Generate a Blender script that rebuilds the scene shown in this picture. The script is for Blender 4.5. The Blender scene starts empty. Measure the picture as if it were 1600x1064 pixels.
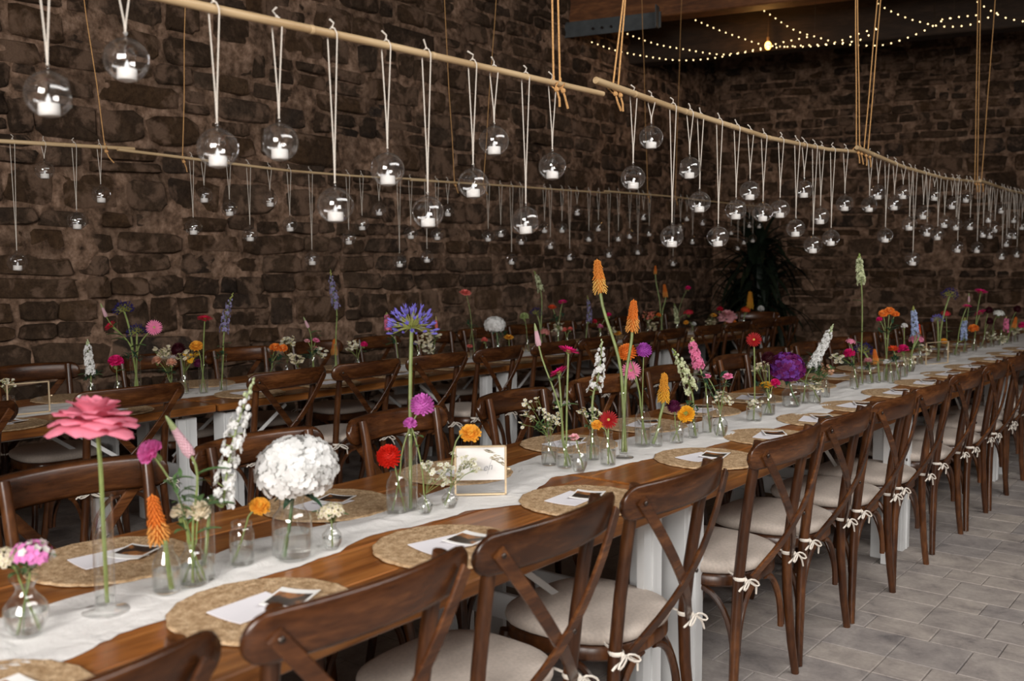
import bpy, math, random
from mathutils import Vector, Matrix, noise

C = bpy.context.scene
COL = C.collection
PI = math.pi
R = random.Random(7)

# ------------------------------------------------------------------ camera
CAM_H = 1.45
yaw, pit, rol = -.672, .0777, -.003
cy, sy, cp, sp = math.cos(yaw), math.sin(yaw), math.cos(pit), math.sin(pit)
fwd = Vector((sy*cp, cy*cp, -sp))
rgt0 = Vector((cy, -sy, 0))
up0 = rgt0.cross(fwd)
cr, sr = math.cos(rol), math.sin(rol)
rgt = rgt0*cr + up0*sr
upv = -rgt0*sr + up0*cr
cam_data = bpy.data.cameras.new('camera')
cam_data.sensor_width = 36
cam_data.lens = 1511/1600*36
cam_data.clip_start = .05
cam = bpy.data.objects.new('camera', cam_data)
cam.matrix_world = Matrix(((rgt.x, upv.x, -fwd.x, 0), (rgt.y, upv.y, -fwd.y, 0), (rgt.z, upv.z, -fwd.z, CAM_H), (0, 0, 0, 1)))
cam_data.dof.use_dof = True
cam_data.dof.focus_distance = 3.9
cam_data.dof.aperture_fstop = 3.4
COL.objects.link(cam)
C.camera = cam

# ------------------------------------------------------------------ world, window light, exposure
world = bpy.data.worlds.new('overcast')
C.world = world
world.use_nodes = True
world.node_tree.nodes['Background'].inputs[0].default_value = (.95, .95, 1, 1)
world.node_tree.nodes['Background'].inputs[1].default_value = .035
C.view_settings.view_transform = 'Standard'
C.view_settings.look = 'None'
C.view_settings.gamma = 1
C.view_settings.use_curve_mapping = False
C.view_settings.exposure = .08
C.cycles.transparent_max_bounces = 40
C.cycles.max_bounces = 10
C.cycles.transmission_bounces = 10

def area(name, loc, rot, sx, sz, power, col=(1, 1, 1)):
    l = bpy.data.lights.new(name, 'AREA')
    l.shape = 'RECTANGLE'; l.size = sx; l.size_y = sz; l.energy = power; l.color = col
    o = bpy.data.objects.new(name, l); o.location = loc; o.rotation_euler = rot
    COL.objects.link(o); return o
# a long roof light over the right-hand aisle and a window behind the camera
area('roof_light', (1.9, 2.8, 4.35), (0, math.radians(34), 0), 1.8, 6.4, 300, (1, .97, .94))
area('rear_window_light', (.45, -2.7, 2.45), (PI/2-.30, 0, math.radians(10)), 2.3, 1.7, 330, (1, .955, .91))

# ------------------------------------------------------------------ mesh helpers
class MB:
    def __init__(s): s.v = []; s.f = []; s.m = []
    def add(s, vs, fs, mi=0):
        b = len(s.v); s.v.extend(vs)
        for f in fs: s.f.append(tuple(b+i for i in f)); s.m.append(mi)
    def box(s, c, d, rz=0, mi=0, ch=0):
        x, y, z = d[0]/2, d[1]/2, d[2]/2
        ca, sa = math.cos(rz), math.sin(rz)
        def T(p): return (c[0]+p[0]*ca-p[1]*sa, c[1]+p[0]*sa+p[1]*ca, c[2]+p[2])
        if not ch:
            vs = [T((i*x, j*y, k*z)) for k in (-1, 1) for i, j in ((-1, -1), (1, -1), (1, 1), (-1, 1))]
            fs = [(3, 2, 1, 0), (4, 5, 6, 7)]+[(i, (i+1) % 4, 4+(i+1) % 4, 4+i) for i in range(4)]
        else:
            vs = []
            for zz, e in ((-z, ch), (-z+ch, 0), (z-ch, 0), (z, ch)):
                vs += [T((i*(x-e), j*(y-e), zz)) for i, j in ((-1, -1), (1, -1), (1, 1), (-1, 1))]
            fs = [(3, 2, 1, 0), (12, 13, 14, 15)]
            for k in range(3): fs += [(4*k+i, 4*k+(i+1) % 4, 4*k+4+(i+1) % 4, 4*k+4+i) for i in range(4)]
        s.add(vs, fs, mi)
    def tube(s, pts, r, n=6, mi=0, cap=True):
        pts = [Vector(p) for p in pts]; k = len(pts)
        rr = r if isinstance(r, (list, tuple)) else [r]*k
        t0 = (pts[1]-pts[0]).normalized()
        a = Vector((0, 0, 1)) if abs(t0.z) < .9 else Vector((1, 0, 0))
        nrm = t0.cross(a).normalized(); vs = []
        for i, p in enumerate(pts):
            t = (pts[min(i+1, k-1)]-pts[max(i-1, 0)]).normalized()
            nrm = (nrm-t*nrm.dot(t)).normalized(); b = t.cross(nrm)
            for j in range(n):
                w = 2*PI*j/n
                vs.append(tuple(p+(nrm*math.cos(w)+b*math.sin(w))*rr[i]))
        fs = [(i*n+j, i*n+(j+1) % n, (i+1)*n+(j+1) % n, (i+1)*n+j) for i in range(k-1) for j in range(n)]
        if cap: fs += [tuple(range(n))[::-1], tuple(range((k-1)*n, k*n))]
        s.add(vs, fs, mi)
    def strip(s, pts, w, t, nrm, mi=0, ch=.25):
        """flat bar swept along pts: width w across, thickness t along nrm (a vector or a list)"""
        pts = [Vector(p) for p in pts]; k = len(pts); vs = []
        for i, p in enumerate(pts):
            tg = (pts[min(i+1, k-1)]-pts[max(i-1, 0)]).normalized()
            nn = Vector(nrm[i] if isinstance(nrm, list) else nrm)
            nn = (nn-tg*nn.dot(tg)).normalized(); b = tg.cross(nn)
            ww = (w[i] if isinstance(w, list) else w)/2; tt = t/2
            e = min(ww, tt)*ch*2
            for a, c in ((-ww, -tt+e), (-ww+e, -tt), (ww-e, -tt), (ww, -tt+e), (ww, tt-e), (ww-e, tt), (-ww+e, tt), (-ww, tt-e)):
                vs.append(tuple(p+b*a+nn*c))
        n = 8
        fs = [(i*n+j, i*n+(j+1) % n, (i+1)*n+(j+1) % n, (i+1)*n+j) for i in range(k-1) for j in range(n)]
        fs += [tuple(range(n))[::-1], tuple(range((k-1)*n, k*n))]
        s.add(vs, fs, mi)
    def lathe(s, prof, n=20, c=(0, 0, 0), mi=0, sx=1, sz=1):
        vs = []; fs = []
        for r, z in prof:
            for j in range(n):
                w = 2*PI*j/n; vs.append((c[0]+r*sx*math.cos(w), c[1]+r*sx*math.sin(w), c[2]+z*sz))
        for i in range(len(prof)-1):
            for j in range(n): fs.append((i*n+j, i*n+(j+1) % n, (i+1)*n+(j+1) % n, (i+1)*n+j))
        s.add(vs, fs, mi)
    def ell(s, c, r, nu=10, nv=6, mi=0):
        if not isinstance(r, (tuple, list)): r = (r, r, r)
        vs = [(c[0], c[1], c[2]-r[2])]
        for i in range(1, nv):
            a = -PI/2+PI*i/nv
            for j in range(nu):
                w = 2*PI*j/nu; vs.append((c[0]+r[0]*math.cos(a)*math.cos(w), c[1]+r[1]*math.cos(a)*math.sin(w), c[2]+r[2]*math.sin(a)))
        vs.append((c[0], c[1], c[2]+r[2])); L = len(vs)-1
        fs = [(0, 1+(j+1) % nu, 1+j) for j in range(nu)]
        for i in range(nv-2):
            for j in range(nu): fs.append((1+i*nu+j, 1+i*nu+(j+1) % nu, 1+(i+1)*nu+(j+1) % nu, 1+(i+1)*nu+j))
        b = 1+(nv-2)*nu
        fs += [(b+j, b+(j+1) % nu, L) for j in range(nu)]
        s.add(vs, fs, mi)
    def mesh(s, name, mats, smooth=True, ang=40):
        me = bpy.data.meshes.new(name); me.from_pydata(s.v, [], s.f)
        for m in (mats if isinstance(mats, (list, tuple)) else [mats]): me.materials.append(m)
        if any(s.m): me.polygons.foreach_set('material_index', s.m)
        if smooth:
            me.shade_smooth()
            if ang: me.set_sharp_from_angle(angle=math.radians(ang))
        me.update(); return me

def ob(name, me, parent=None, loc=None, rz=None, scale=None, mat=None):
    o = bpy.data.objects.new(name, me); COL.objects.link(o)
    if parent: o.parent = parent
    if loc is not None: o.location = loc
    if rz is not None: o.rotation_euler = (0, 0, rz)
    if scale is not None: o.scale = scale
    if mat is not None: o.matrix_basis = mat
    return o
def tag(o, label, cat, group=None, kind=None):
    if label: o['label'] = label
    if cat: o['category'] = cat
    if group: o['group'] = group
    if kind: o['kind'] = kind
    return o
ORD = ['zeroth', 'first', 'second', 'third', 'fourth', 'fifth', 'sixth', 'seventh', 'eighth', 'ninth', 'tenth', 'eleventh', 'twelfth', 'thirteenth', 'fourteenth', 'fifteenth', 'sixteenth', 'seventeenth', 'eighteenth', 'nineteenth']
def nth(i):
    if i < 20: return ORD[i]
    return '%d%s' % (i, {1: 'st', 2: 'nd', 3: 'rd'}.get(i % 10, 'th'))

# ------------------------------------------------------------------ materials
def nt(name):
    m = bpy.data.materials.new(name); m.use_nodes = True
    t = m.node_tree; b = t.nodes['Principled BSDF']
    return m, t, b
def N(t, typ, **k):
    n = t.nodes.new(typ)
    for a, v in k.items():
        if a.startswith('i_'): n.inputs[a[2:].replace('_', ' ')].default_value = v
        else: setattr(n, a, v)
    return n
def ramp(t, stops, fac=None):
    n = t.nodes.new('ShaderNodeValToRGB'); e = n.color_ramp.elements
    while len(e) < len(stops): e.new(.5)
    for el, (p, c) in zip(e, stops): el.position = p; el.color = (*c, 1)
    if fac is not None: t.links.new(fac, n.inputs[0])
    return n
def coords(t, kind='Object', scale=(1, 1, 1), rot=(0, 0, 0)):
    if kind == 'World':
        g = N(t, 'ShaderNodeNewGeometry'); src = g.outputs['Position']
    else:
        g = N(t, 'ShaderNodeTexCoord'); src = g.outputs[kind]
    mp = N(t, 'ShaderNodeMapping'); mp.inputs['Scale'].default_value = scale; mp.inputs['Rotation'].default_value = rot
    t.links.new(src, mp.inputs[0]); return mp.outputs[0]
def bump(t, b, h, st=.3, dist=.01):
    n = N(t, 'ShaderNodeBump'); n.inputs['Strength'].default_value = st; n.inputs['Distance'].default_value = dist
    t.links.new(h, n.inputs['Height']); t.links.new(n.outputs[0], b.inputs['Normal'])
def noise_n(t, co, sc=5, det=4, rough=.55, dist=0):
    n = N(t, 'ShaderNodeTexNoise'); n.inputs['Scale'].default_value = sc; n.inputs['Detail'].default_value = det
    n.inputs['Roughness'].default_value = rough; n.inputs['Distortion'].default_value = dist
    t.links.new(co, n.inputs['Vector']); return n.outputs['Fac']
def mixc(t, f, a, b, mode='MIX'):
    n = N(t, 'ShaderNodeMix', data_type='RGBA', blend_type=mode)
    for sock, v in ((n.inputs[0], f), (n.inputs[6], a), (n.inputs[7], b)):
        if hasattr(v, 'links'): t.links.new(v, sock)
        else: sock.default_value = v if isinstance(v, float) else (*v, 1)
    return n.outputs[2]
def plain(name, col, rough=.5, spec=.5, metal=0, noise_amt=0, sc=40, sub=0):
    m, t, b = nt(name)
    b.inputs['Roughness'].default_value = rough; b.inputs['Metallic'].default_value = metal
    b.inputs['Specular IOR Level'].default_value = spec
    co = coords(t); f = noise_n(t, co, sc, 3)
    lo = tuple(c*(1-noise_amt) for c in col); hi = tuple(min(1, c*(1+noise_amt)) for c in col)
    r = ramp(t, [(.3, lo), (.7, hi)], f); t.links.new(r.outputs[0], b.inputs['Base Color'])
    return m
def wood(name, c1, c2, c3, scale, rough=.35, kind='Object', rnd=.35, bst=.15, dist=1.2):
    m, t, b = nt(name)
    co = coords(t, kind, scale)
    oi = N(t, 'ShaderNodeObjectInfo')
    add = N(t, 'ShaderNodeVectorMath', operation='ADD'); t.links.new(co, add.inputs[0])
    cx = N(t, 'ShaderNodeCombineXYZ')
    mu = N(t, 'ShaderNodeMath', operation='MULTIPLY'); mu.inputs[1].default_value = 37; t.links.new(oi.outputs['Random'], mu.inputs[0])
    for i in range(3): t.links.new(mu.outputs[0], cx.inputs[i])
    t.links.new(cx.outputs[0], add.inputs[1])
    g = noise_n(t, add.outputs[0], 1.0, 7, .62, dist)
    g2 = noise_n(t, add.outputs[0], 6.0, 3, .5, .3)
    r = ramp(t, [(.3, c1), (.5, c2), (.68, c3)], g)
    r2 = ramp(t, [(.35, (.62, .6, .58)), (.6, (1, 1, 1))], g2)
    c = mixc(t, .8, r.outputs[0], r2.outputs[0], 'MULTIPLY')
    rr = ramp(t, [(0, (1-rnd,)*3), (1, (1, 1, 1))], oi.outputs['Random'])
    c = mixc(t, 1.0, c, rr.outputs[0], 'MULTIPLY')
    t.links.new(c, b.inputs['Base Color']); b.inputs['Roughness'].default_value = rough
    bump(t, b, g2, bst, .002)
    return m
M = {}
M['table'] = wood('table_oak', (.19, .058, .0115), (.36, .125, .027), (.54, .215, .055), (14, 1.1, 14), .33, 'Object', .35)
M['chair'] = wood('chair_walnut', (.036, .0112, .0037), (.084, .028, .0087), (.175, .064, .0195), (16, 16, 4), .3, 'Object', .4, .1, .3)
M['chair_rail'] = wood('chair_walnut_rail', (.036, .0112, .0037), (.082, .0275, .0086), (.175, .064, .0195), (16, 3.5, 24), .27, 'Object', .4, .1, .4)
M['beam'] = wood('beam_pine', (.10, .035, .010), (.17, .060, .018), (.26, .10, .032), (2, 2, 9), .7, 'World', .1)
M['ceil'] = wood('ceiling_boards', (.018, .011, .007), (.03, .018, .011), (.05, .03, .018), (2, 2, 9), .85, 'World', .3)
M['linen'] = plain('cushion_linen', (.60, .52, .455), .95, .1, 0, .1, 120)
M['tie'] = plain('cotton_tape', (.78, .72, .64), .9, .1, 0, .08, 60)
M['cord'] = plain('white_cotton_cord', (.56, .51, .45), .9, .1, 0, .1, 300)
M['rope'] = plain('jute_rope', (.52, .29, .12), .9, .1, 0, .25, 200)
M['paint'] = plain('white_painted_board', (.72, .73, .73), .45, .4, 0, .04, 6)
M['white'] = plain('white_wax', (.85, .84, .82), .5, .4, 0, .03, 30)
M['gold'] = plain('brass_frame', (.88, .70, .46), .3, .6, .55, .05, 30)
M['steel'] = plain('bolt_steel', (.10, .08, .07), .35, .5, 1, .05, 30)
M['paper'] = plain('ivory_card', (.82, .80, .84), .7, .2, 0, .03, 8)
M['paperw'] = plain('white_card', (.86, .85, .83), .7, .2, 0, .02, 8)
M['flame'] = plain('led_flame_plastic', (.80, .82, .84), .12, .8, 0, .02, 8)
M['pot'] = plain('dark_pot', (.03, .028, .026), .6, .4, 0, .2, 8)
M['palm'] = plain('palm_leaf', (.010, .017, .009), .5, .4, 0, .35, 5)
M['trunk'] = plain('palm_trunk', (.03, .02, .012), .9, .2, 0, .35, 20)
M['ink'] = plain('grey_ink', (.42, .42, .44), .8, .1)
M['olive'] = plain('olive_leaf_print', (.33, .28, .17), .8, .1, 0, .3, 60)
M['wire'] = plain('thin_dark_wire', (.05, .03, .015), .6, .3)
M['stem'] = plain('flower_stem', (.17, .215, .065), .5, .4, 0, .25, 30)
M['stemd'] = plain('dark_flower_stem', (.08, .13, .045), .5, .4, 0, .3, 30)
M['leaf'] = plain('flower_leaf', (.075, .145, .05), .45, .5, 0, .3, 30)
M['leafd'] = plain('dark_flower_leaf', (.02, .06, .03), .4, .5, 0, .3, 30)

def emis(name, col, st):
    m, t, b = nt(name); b.inputs['Emission Color'].default_value = (*col, 1); b.inputs['Emission Strength'].default_value = st
    b.inputs['Base Color'].default_value = (*col, 1); return m
M['fairy'] = emis('fairy_bulb', (1, .72, .36), 3.2)
M['bulb'] = emis('filament_bulb', (1, .50, .10), 7)

def glass(name, tint=(.985, .99, .987), rough=.0, haze=0, gain=1.0):
    m = bpy.data.materials.new(name); m.use_nodes = True; t = m.node_tree; t.nodes.clear()
    out = N(t, 'ShaderNodeOutputMaterial'); mx = N(t, 'ShaderNodeMixShader')
    tr = N(t, 'ShaderNodeBsdfTransparent'); gl = N(t, 'ShaderNodeBsdfGlossy')
    lw = N(t, 'ShaderNodeLayerWeight'); lw.inputs['Blend'].default_value = .5
    rt = ramp(t, [(.0, tint), (.72, tuple(c*.965 for c in tint)), (.93, tuple(c*.6 for c in tint)), (1., tuple(c*.2 for c in tint))], lw.outputs['Facing'])
    t.links.new(rt.outputs[0], tr.inputs[0])
    gl.inputs['Roughness'].default_value = rough; gl.inputs['Color'].default_value = (1, 1, 1, 1)
    mu = ramp(t, [(0, (.035*gain,)*3), (.45, (.06*gain,)*3), (.8, (.22*gain,)*3), (1, (.8,)*3)], lw.outputs['Facing'])
    t.links.new(mu.outputs[0], mx.inputs[0])
    t.links.new(tr.outputs[0], mx.inputs[1]); t.links.new(gl.outputs[0], mx.inputs[2]); 
    if haze:  # pale haze mixed into the glass in place of blurred room reflections
        df = N(t, 'ShaderNodeBsdfTranslucent'); df.inputs[0].default_value = (.9, .88, .86, 1); m2 = N(t, 'ShaderNodeMixShader'); m2.inputs[0].default_value = haze
        t.links.new(mx.outputs[0], m2.inputs[1]); t.links.new(df.outputs[0], m2.inputs[2]); t.links.new(m2.outputs[0], out.inputs[0])
    else: t.links.new(mx.outputs[0], out.inputs[0])
    return m
M['glass'] = glass('clear_vase_glass', gain=2.4, rough=.02, haze=.02)
M['globe'] = glass('clear_globe_glass', (.96, .955, .95), gain=2.2, rough=.04, haze=.06)
M['pane'] = glass('frame_glass', (.97, .97, .97), gain=1)
def water():
    m = bpy.data.materials.new('vase_water'); m.use_nodes = True; t = m.node_tree; t.nodes.clear()
    out = N(t, 'ShaderNodeOutputMaterial'); mx = N(t, 'ShaderNodeMixShader'); mx.inputs[0].default_value = .6
    tr = N(t, 'ShaderNodeBsdfTransparent'); tr.inputs[0].default_value = (.95, .97, .96, 1)
    g = N(t, 'ShaderNodeBsdfGlass'); g.inputs['IOR'].default_value = 1.33; g.inputs['Roughness'].default_value = 0
    t.links.new(tr.outputs[0], mx.inputs[1]); t.links.new(g.outputs[0], mx.inputs[2]); t.links.new(mx.outputs[0], out.inputs[0])
    return m
M['water'] = water()

def stone_mat():
    m, t, b = nt('rubble_stone'); co = coords(t, 'World')
    oi = N(t, 'ShaderNodeObjectInfo')
    big = noise_n(t, co, 1.9, 3); fine = noise_n(t, co, 21, 7, .7); mid = noise_n(t, co, 5.5, 5, .6, .4)
    a = ramp(t, [(.0, (.045, .034, .027)), (.3, (.095, .058, .035)), (.55, (.135, .076, .038)), (.8, (.072, .058, .050)), (1, (.17, .11, .072))], oi.outputs['Random'])
    c = mixc(t, .5, a.outputs[0], ramp(t, [(.3, (.036, .029, .025)), (.5, (.105, .064, .038)), (.7, (.155, .108, .075))], big).outputs[0])
    c = mixc(t, .7, c, ramp(t, [(.3, (.30, .28, .26)), (.62, (1.4, 1.36, 1.33))], fine).outputs[0], 'MULTIPLY')
    # lime mortar smeared over parts of the faces
    mm = ramp(t, [(.50, (0, 0, 0)), (.60, (.72, .72, .72))], mid)
    c = mixc(t, mm.outputs[0], c, (.33, .21, .145))
    t.links.new(c, b.inputs['Base Color']); b.inputs['Roughness'].default_value = .95; b.inputs['Specular IOR Level'].default_value = .15
    bump(t, b, noise_n(t, co, 13, 9, .75), 1, .06); return m
def mortar_mat():
    m, t, b = nt('lime_mortar'); co = coords(t, 'World')
    f = noise_n(t, co, 13, 7, .65); g = noise_n(t, co, 3.2, 4)
    c = ramp(t, [(.3, (.05, .032, .022)), (.48, (.23, .145, .098)), (.7, (.48, .325, .235))], f)
    c = mixc(t, .6, c.outputs[0], ramp(t, [(.36, (.28, .26, .24)), (.58, (1.25, 1.22, 1.2))], g).outputs[0], 'MULTIPLY')
    t.links.new(c, b.inputs['Base Color']); b.inputs['Roughness'].default_value = 1; b.inputs['Specular IOR Level'].default_value = .1
    bump(t, b, noise_n(t, co, 9, 8, .7), 1, .05); return m
M['stone'] = stone_mat(); M['mortar'] = mortar_mat()
def tile_mat():
    m, t, b = nt('concrete_paver'); co = coords(t, 'World'); oi = N(t, 'ShaderNodeObjectInfo')
    f = noise_n(t, co, 6.5, 7, .66, .4); g = noise_n(t, co, 60, 3)
    c = ramp(t, [(.27, (.155, .142, .138)), (.42, (.30, .268, .248)), (.62, (.41, .37, .335)), (.8, (.44, .39, .34))], f)
    c = mixc(t, .35, c.outputs[0], ramp(t, [(.3, (.7, .7, .7)), (.7, (1.15, 1.15, 1.15))], g).outputs[0], 'MULTIPLY')
    c = mixc(t, 1.0, c, ramp(t, [(0, (.82, .82, .85)), (1, (1.08, 1.05, 1.02))], oi.outputs['Random']).outputs[0], 'MULTIPLY')
    t.links.new(c, b.inputs['Base Color']); b.inputs['Roughness'].default_value = .7
    bump(t, b, f, .25, .004); return m
M['tile'] = tile_mat()
M['grout'] = plain('sand_joint', (.16, .145, .13), 1, .1, 0, .2, 50)
def jute_mat():
    m, t, b = nt('woven_jute'); co = coords(t)
    g = noise_n(t, co, 55, 4, .7); h = noise_n(t, co, 260, 2)
    c = ramp(t, [(.3, (.30, .18, .09)), (.5, (.52, .355, .205)), (.7, (.72, .53, .345))], g)
    c = mixc(t, .5, c.outputs[0], ramp(t, [(.3, (.6, .57, .52)), (.65, (1.1, 1.1, 1.1))], h).outputs[0], 'MULTIPLY')
    t.links.new(c, b.inputs['Base Color']); b.inputs['Roughness'].default_value = .95; b.inputs['Specular IOR Level'].default_value = .1
    bump(t, b, h, .8, .004); return m
M['jute'] = jute_mat()
def gauze_mat():
    m, t, b = nt('cotton_gauze'); co = coords(t, 'Object')
    w = noise_n(t, co, 420, 1); f = noise_n(t, co, 14, 4, .6, .8)
    t.links.new(ramp(t, [(.3, (.78, .765, .75)), (.7, (.88, .865, .84))], w).outputs[0], b.inputs['Base Color'])
    b.inputs['Roughness'].default_value = .95; b.inputs['Specular IOR Level'].default_value = .1
    bump(t, b, f, .6, .012)
    out = t.nodes['Material Output']; mx = N(t, 'ShaderNodeMixShader'); mx.inputs[0].default_value = .9
    tr = N(t, 'ShaderNodeBsdfTransparent'); t.links.new(tr.outputs[0], mx.inputs[1]); t.links.new(b.outputs[0], mx.inputs[2]); t.links.new(mx.outputs[0], out.inputs[0])
    return m
M['gauze'] = gauze_mat()
def bamboo_mat():
    m, t, b = nt('bamboo_cane'); co = coords(t, 'Object', (30, 2, 30))
    f = noise_n(t, co, 1, 4)
    t.links.new(ramp(t, [(.3, (.36, .235, .115)), (.6, (.56, .41, .235))], f).outputs[0], b.inputs['Base Color'])
    b.inputs['Roughness'].default_value = .45; return m
M['bamboo'] = bamboo_mat()
def photo_mat():
    m, t, b = nt('dark_photo_print'); co = coords(t, 'Object')
    f = noise_n(t, co, 18, 3)
    t.links.new(ramp(t, [(.35, (.012, .012, .012)), (.52, (.05, .03, .02)), (.62, (.42, .17, .05)), (.7, (.16, .09, .05))], f).outputs[0], b.inputs['Base Color'])
    b.inputs['Roughness'].default_value = .35; return m
M['photo'] = photo_mat()
PCOL = {'pinkwhite': (.80, .26, .60), 'cream': (.80, .72, .56), 'rose': (.88, .26, .36), 'orange': (.86, .25, .04), 'pink': (.80, .24, .42), 'pinkmag': (.80, .20, .52),
 'blush': (.76, .50, .56), 'white': (.82, .82, .80), 'red': (.72, .025, .012), 'mauve': (.66, .17, .56), 'blue': (.20, .17, .62),
 'whiteflower': (.80, .78, .66), 'amber': (.86, .41, .05), 'daisy': (.82, .80, .68), 'magenta': (.74, .02, .20), 'palepink': (.82, .42, .46),
 'darkred': (.34, .008, .010), 'orangeyellow': (.86, .33, .06), 'violet': (.48, .10, .52), 'plum': (.11, .012, .055), 'yellow': (.84, .42, .025),
 'greenwhite': (.66, .70, .46), 'burgundy': (.05, .006, .012), 'purple': (.15, .010, .11), 'peach': (.80, .48, .34), 'redwhite': (.72, .35, .38),
 'indigo': (.030, .022, .13), 'lightblue': (.44, .52, .74), 'scarlet': (.68, .07, .02), 'crimson': (.60, .02, .06), 'lavender': (.30, .27, .46),
 'coral': (.80, .20, .17), 'blushred': (.58, .20, .20), 'green': (.42, .50, .22)}
SEC = {'pinkwhite': (.84, .80, .76), 'darkred': (.62, .45, .10), 'magenta': (.30, .33, .10), 'pink': (.45, .42, .16), 'orange': (.86, .40, .10), 'orangeyellow': (.87, .52, .14),
 'amber': (.82, .46, .05), 'yellow': (.25, .30, .06), 'daisy': (.72, .52, .08), 'whiteflower': (.55, .55, .22), 'cream': (.60, .58, .25), 'blush': (.42, .50, .24),
 'scarlet': (.75, .20, .03), 'coral': (.6, .5, .2), 'peach': (.7, .4, .15), 'crimson': (.2, .2, .05), 'purple': (.20, .05, .34), 'white': (.55, .62, .38), 'greenwhite': (.36, .46, .14)}
_pm = {}
def petal_mat(c, second=False):
    k = (c, second)
    if k not in _pm:
        col = SEC.get(c, (.40, .42, .12)) if second else PCOL[c]
        m, t, b = nt(('heart_' if second else 'petal_')+c)
        f = noise_n(t, coords(t), 2.2, 3)
        t.links.new(ramp(t, [(.3, tuple(x*.82 for x in col)), (.7, tuple(min(.9, x*1.12) for x in col))], f).outputs[0], b.inputs['Base Color'])
        b.inputs['Roughness'].default_value = .6; b.inputs['Specular IOR Level'].default_value = .25
        tl = N(t, 'ShaderNodeBsdfTranslucent'); tl.inputs[0].default_value = (*[min(.9, x*1.1) for x in col], 1)
        mx = N(t, 'ShaderNodeMixShader'); mx.inputs[0].default_value = .28
        t.links.new(b.outputs[0], mx.inputs[1]); t.links.new(tl.outputs[0], mx.inputs[2]); t.links.new(mx.outputs[0], t.nodes['Material Output'].inputs[0])
        _pm[k] = m
    return _pm[k]

# ------------------------------------------------------------------ the setting: floor, walls, ceiling
def make_floor():
    mb = MB(); mb.box((-1.5, 5.5, -.035), (11, 16, .03))
    fl = ob('floor', mb.mesh('floor', M['grout'], False)); tag(fl, 'grey concrete paver floor laid in staggered rows under the long tables', 'floor', kind='structure')
    tiles = []; y = 3.415-.42*11; k = 0
    rr = random.Random(3)
    while y < 13:
        h = .17 if k % 2 == 0 else .25; x = 2.6-.843+.0; x = 2.925+(.0 if k % 2 else .08)
        x = -.843+.2445*15+(0 if k % 2 else -.162)
        while x > -6.2:
            w = .2445 if k % 2 else (.163 if rr.random() < .45 else .2445)
            tiles.append((x-w/2, y+h/2, w, h)); x -= w
        y += h; k += 1
    def key(q):
        p = Vector((q[0], q[1], -CAM_H)); z = p.dot(fwd)
        if z < .3: return 99
        sx = 800+1511*p.dot(rgt)/z; syy = 532-1511*p.dot(upv)/z
        vis = 980 < sx < 1660 and 640 < syy < 1110
        return z if vis else 50+z
    tiles.sort(key=key)
    cache = {}
    g = .004
    for i, (x, yy, w, h) in enumerate(tiles[:300]):
        kk = (round(w, 3), h)
        if kk not in cache:
            m = MB(); m.box((0, 0, -.012), (w-g, h-g, .024), ch=.003); cache[kk] = m.mesh('tile', M['tile'], False)
        o = ob('tile', cache[kk], fl, (x, yy, rr.uniform(-.0012, .0)))
        o.rotation_euler = (rr.uniform(-.004, .004), rr.uniform(-.004, .004), 0)
    m = MB()
    for x, yy, w, h in tiles[300:]: m.box((x, yy, -.012), (w-g, h-g, .024))
    o = ob('tile_field', m.mesh('tile_field', M['tile'], False), fl); o['kind'] = 'stuff'
make_floor()

def stone_meshes(n=36):
    out = []; rr = random.Random(11)
    for _ in range(n):
        K = 12; ring = []
        e = rr.uniform(.15, .42)
        for j in range(K):
            a = 2*PI*(j+.5)/K; c_, s_ = math.cos(a), math.sin(a)
            px = math.copysign(abs(c_)**e, c_)*.5; py = math.copysign(abs(s_)**e, s_)*.5
            ring.append((px*rr.uniform(.84, 1.05), py*rr.uniform(.78, 1.05)))
        vs = [(x, y, 0) for x, y in ring]
        tx, ty = rr.uniform(-.3, .3), rr.uniform(-.3, .3)
        vs += [(x*.985, y*.97, .72+tx*x+ty*y+rr.uniform(-.1, .08)) for x, y in ring]
        vs += [(x*.90, y*.84, .95+tx*x+ty*y+rr.uniform(-.14, .1)) for x, y in ring]
        vs.append((0, 0, 1+rr.uniform(-.15, .15)))
        fs = []
        for l in (0, 1): fs += [(l*K+j, l*K+(j+1) % K, (l+1)*K+(j+1) % K, (l+1)*K+j) for j in range(K)]
        fs += [(2*K+j, 2*K+(j+1) % K, 3*K) for j in range(K)]
        out.append((vs, fs))
    return out
SM = stone_meshes()
SMESH = []
for vs, fs in SM:
    b = MB(); b.add(vs, fs); SMESH.append(b.mesh('stone', M['stone'], True, 55))
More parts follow.
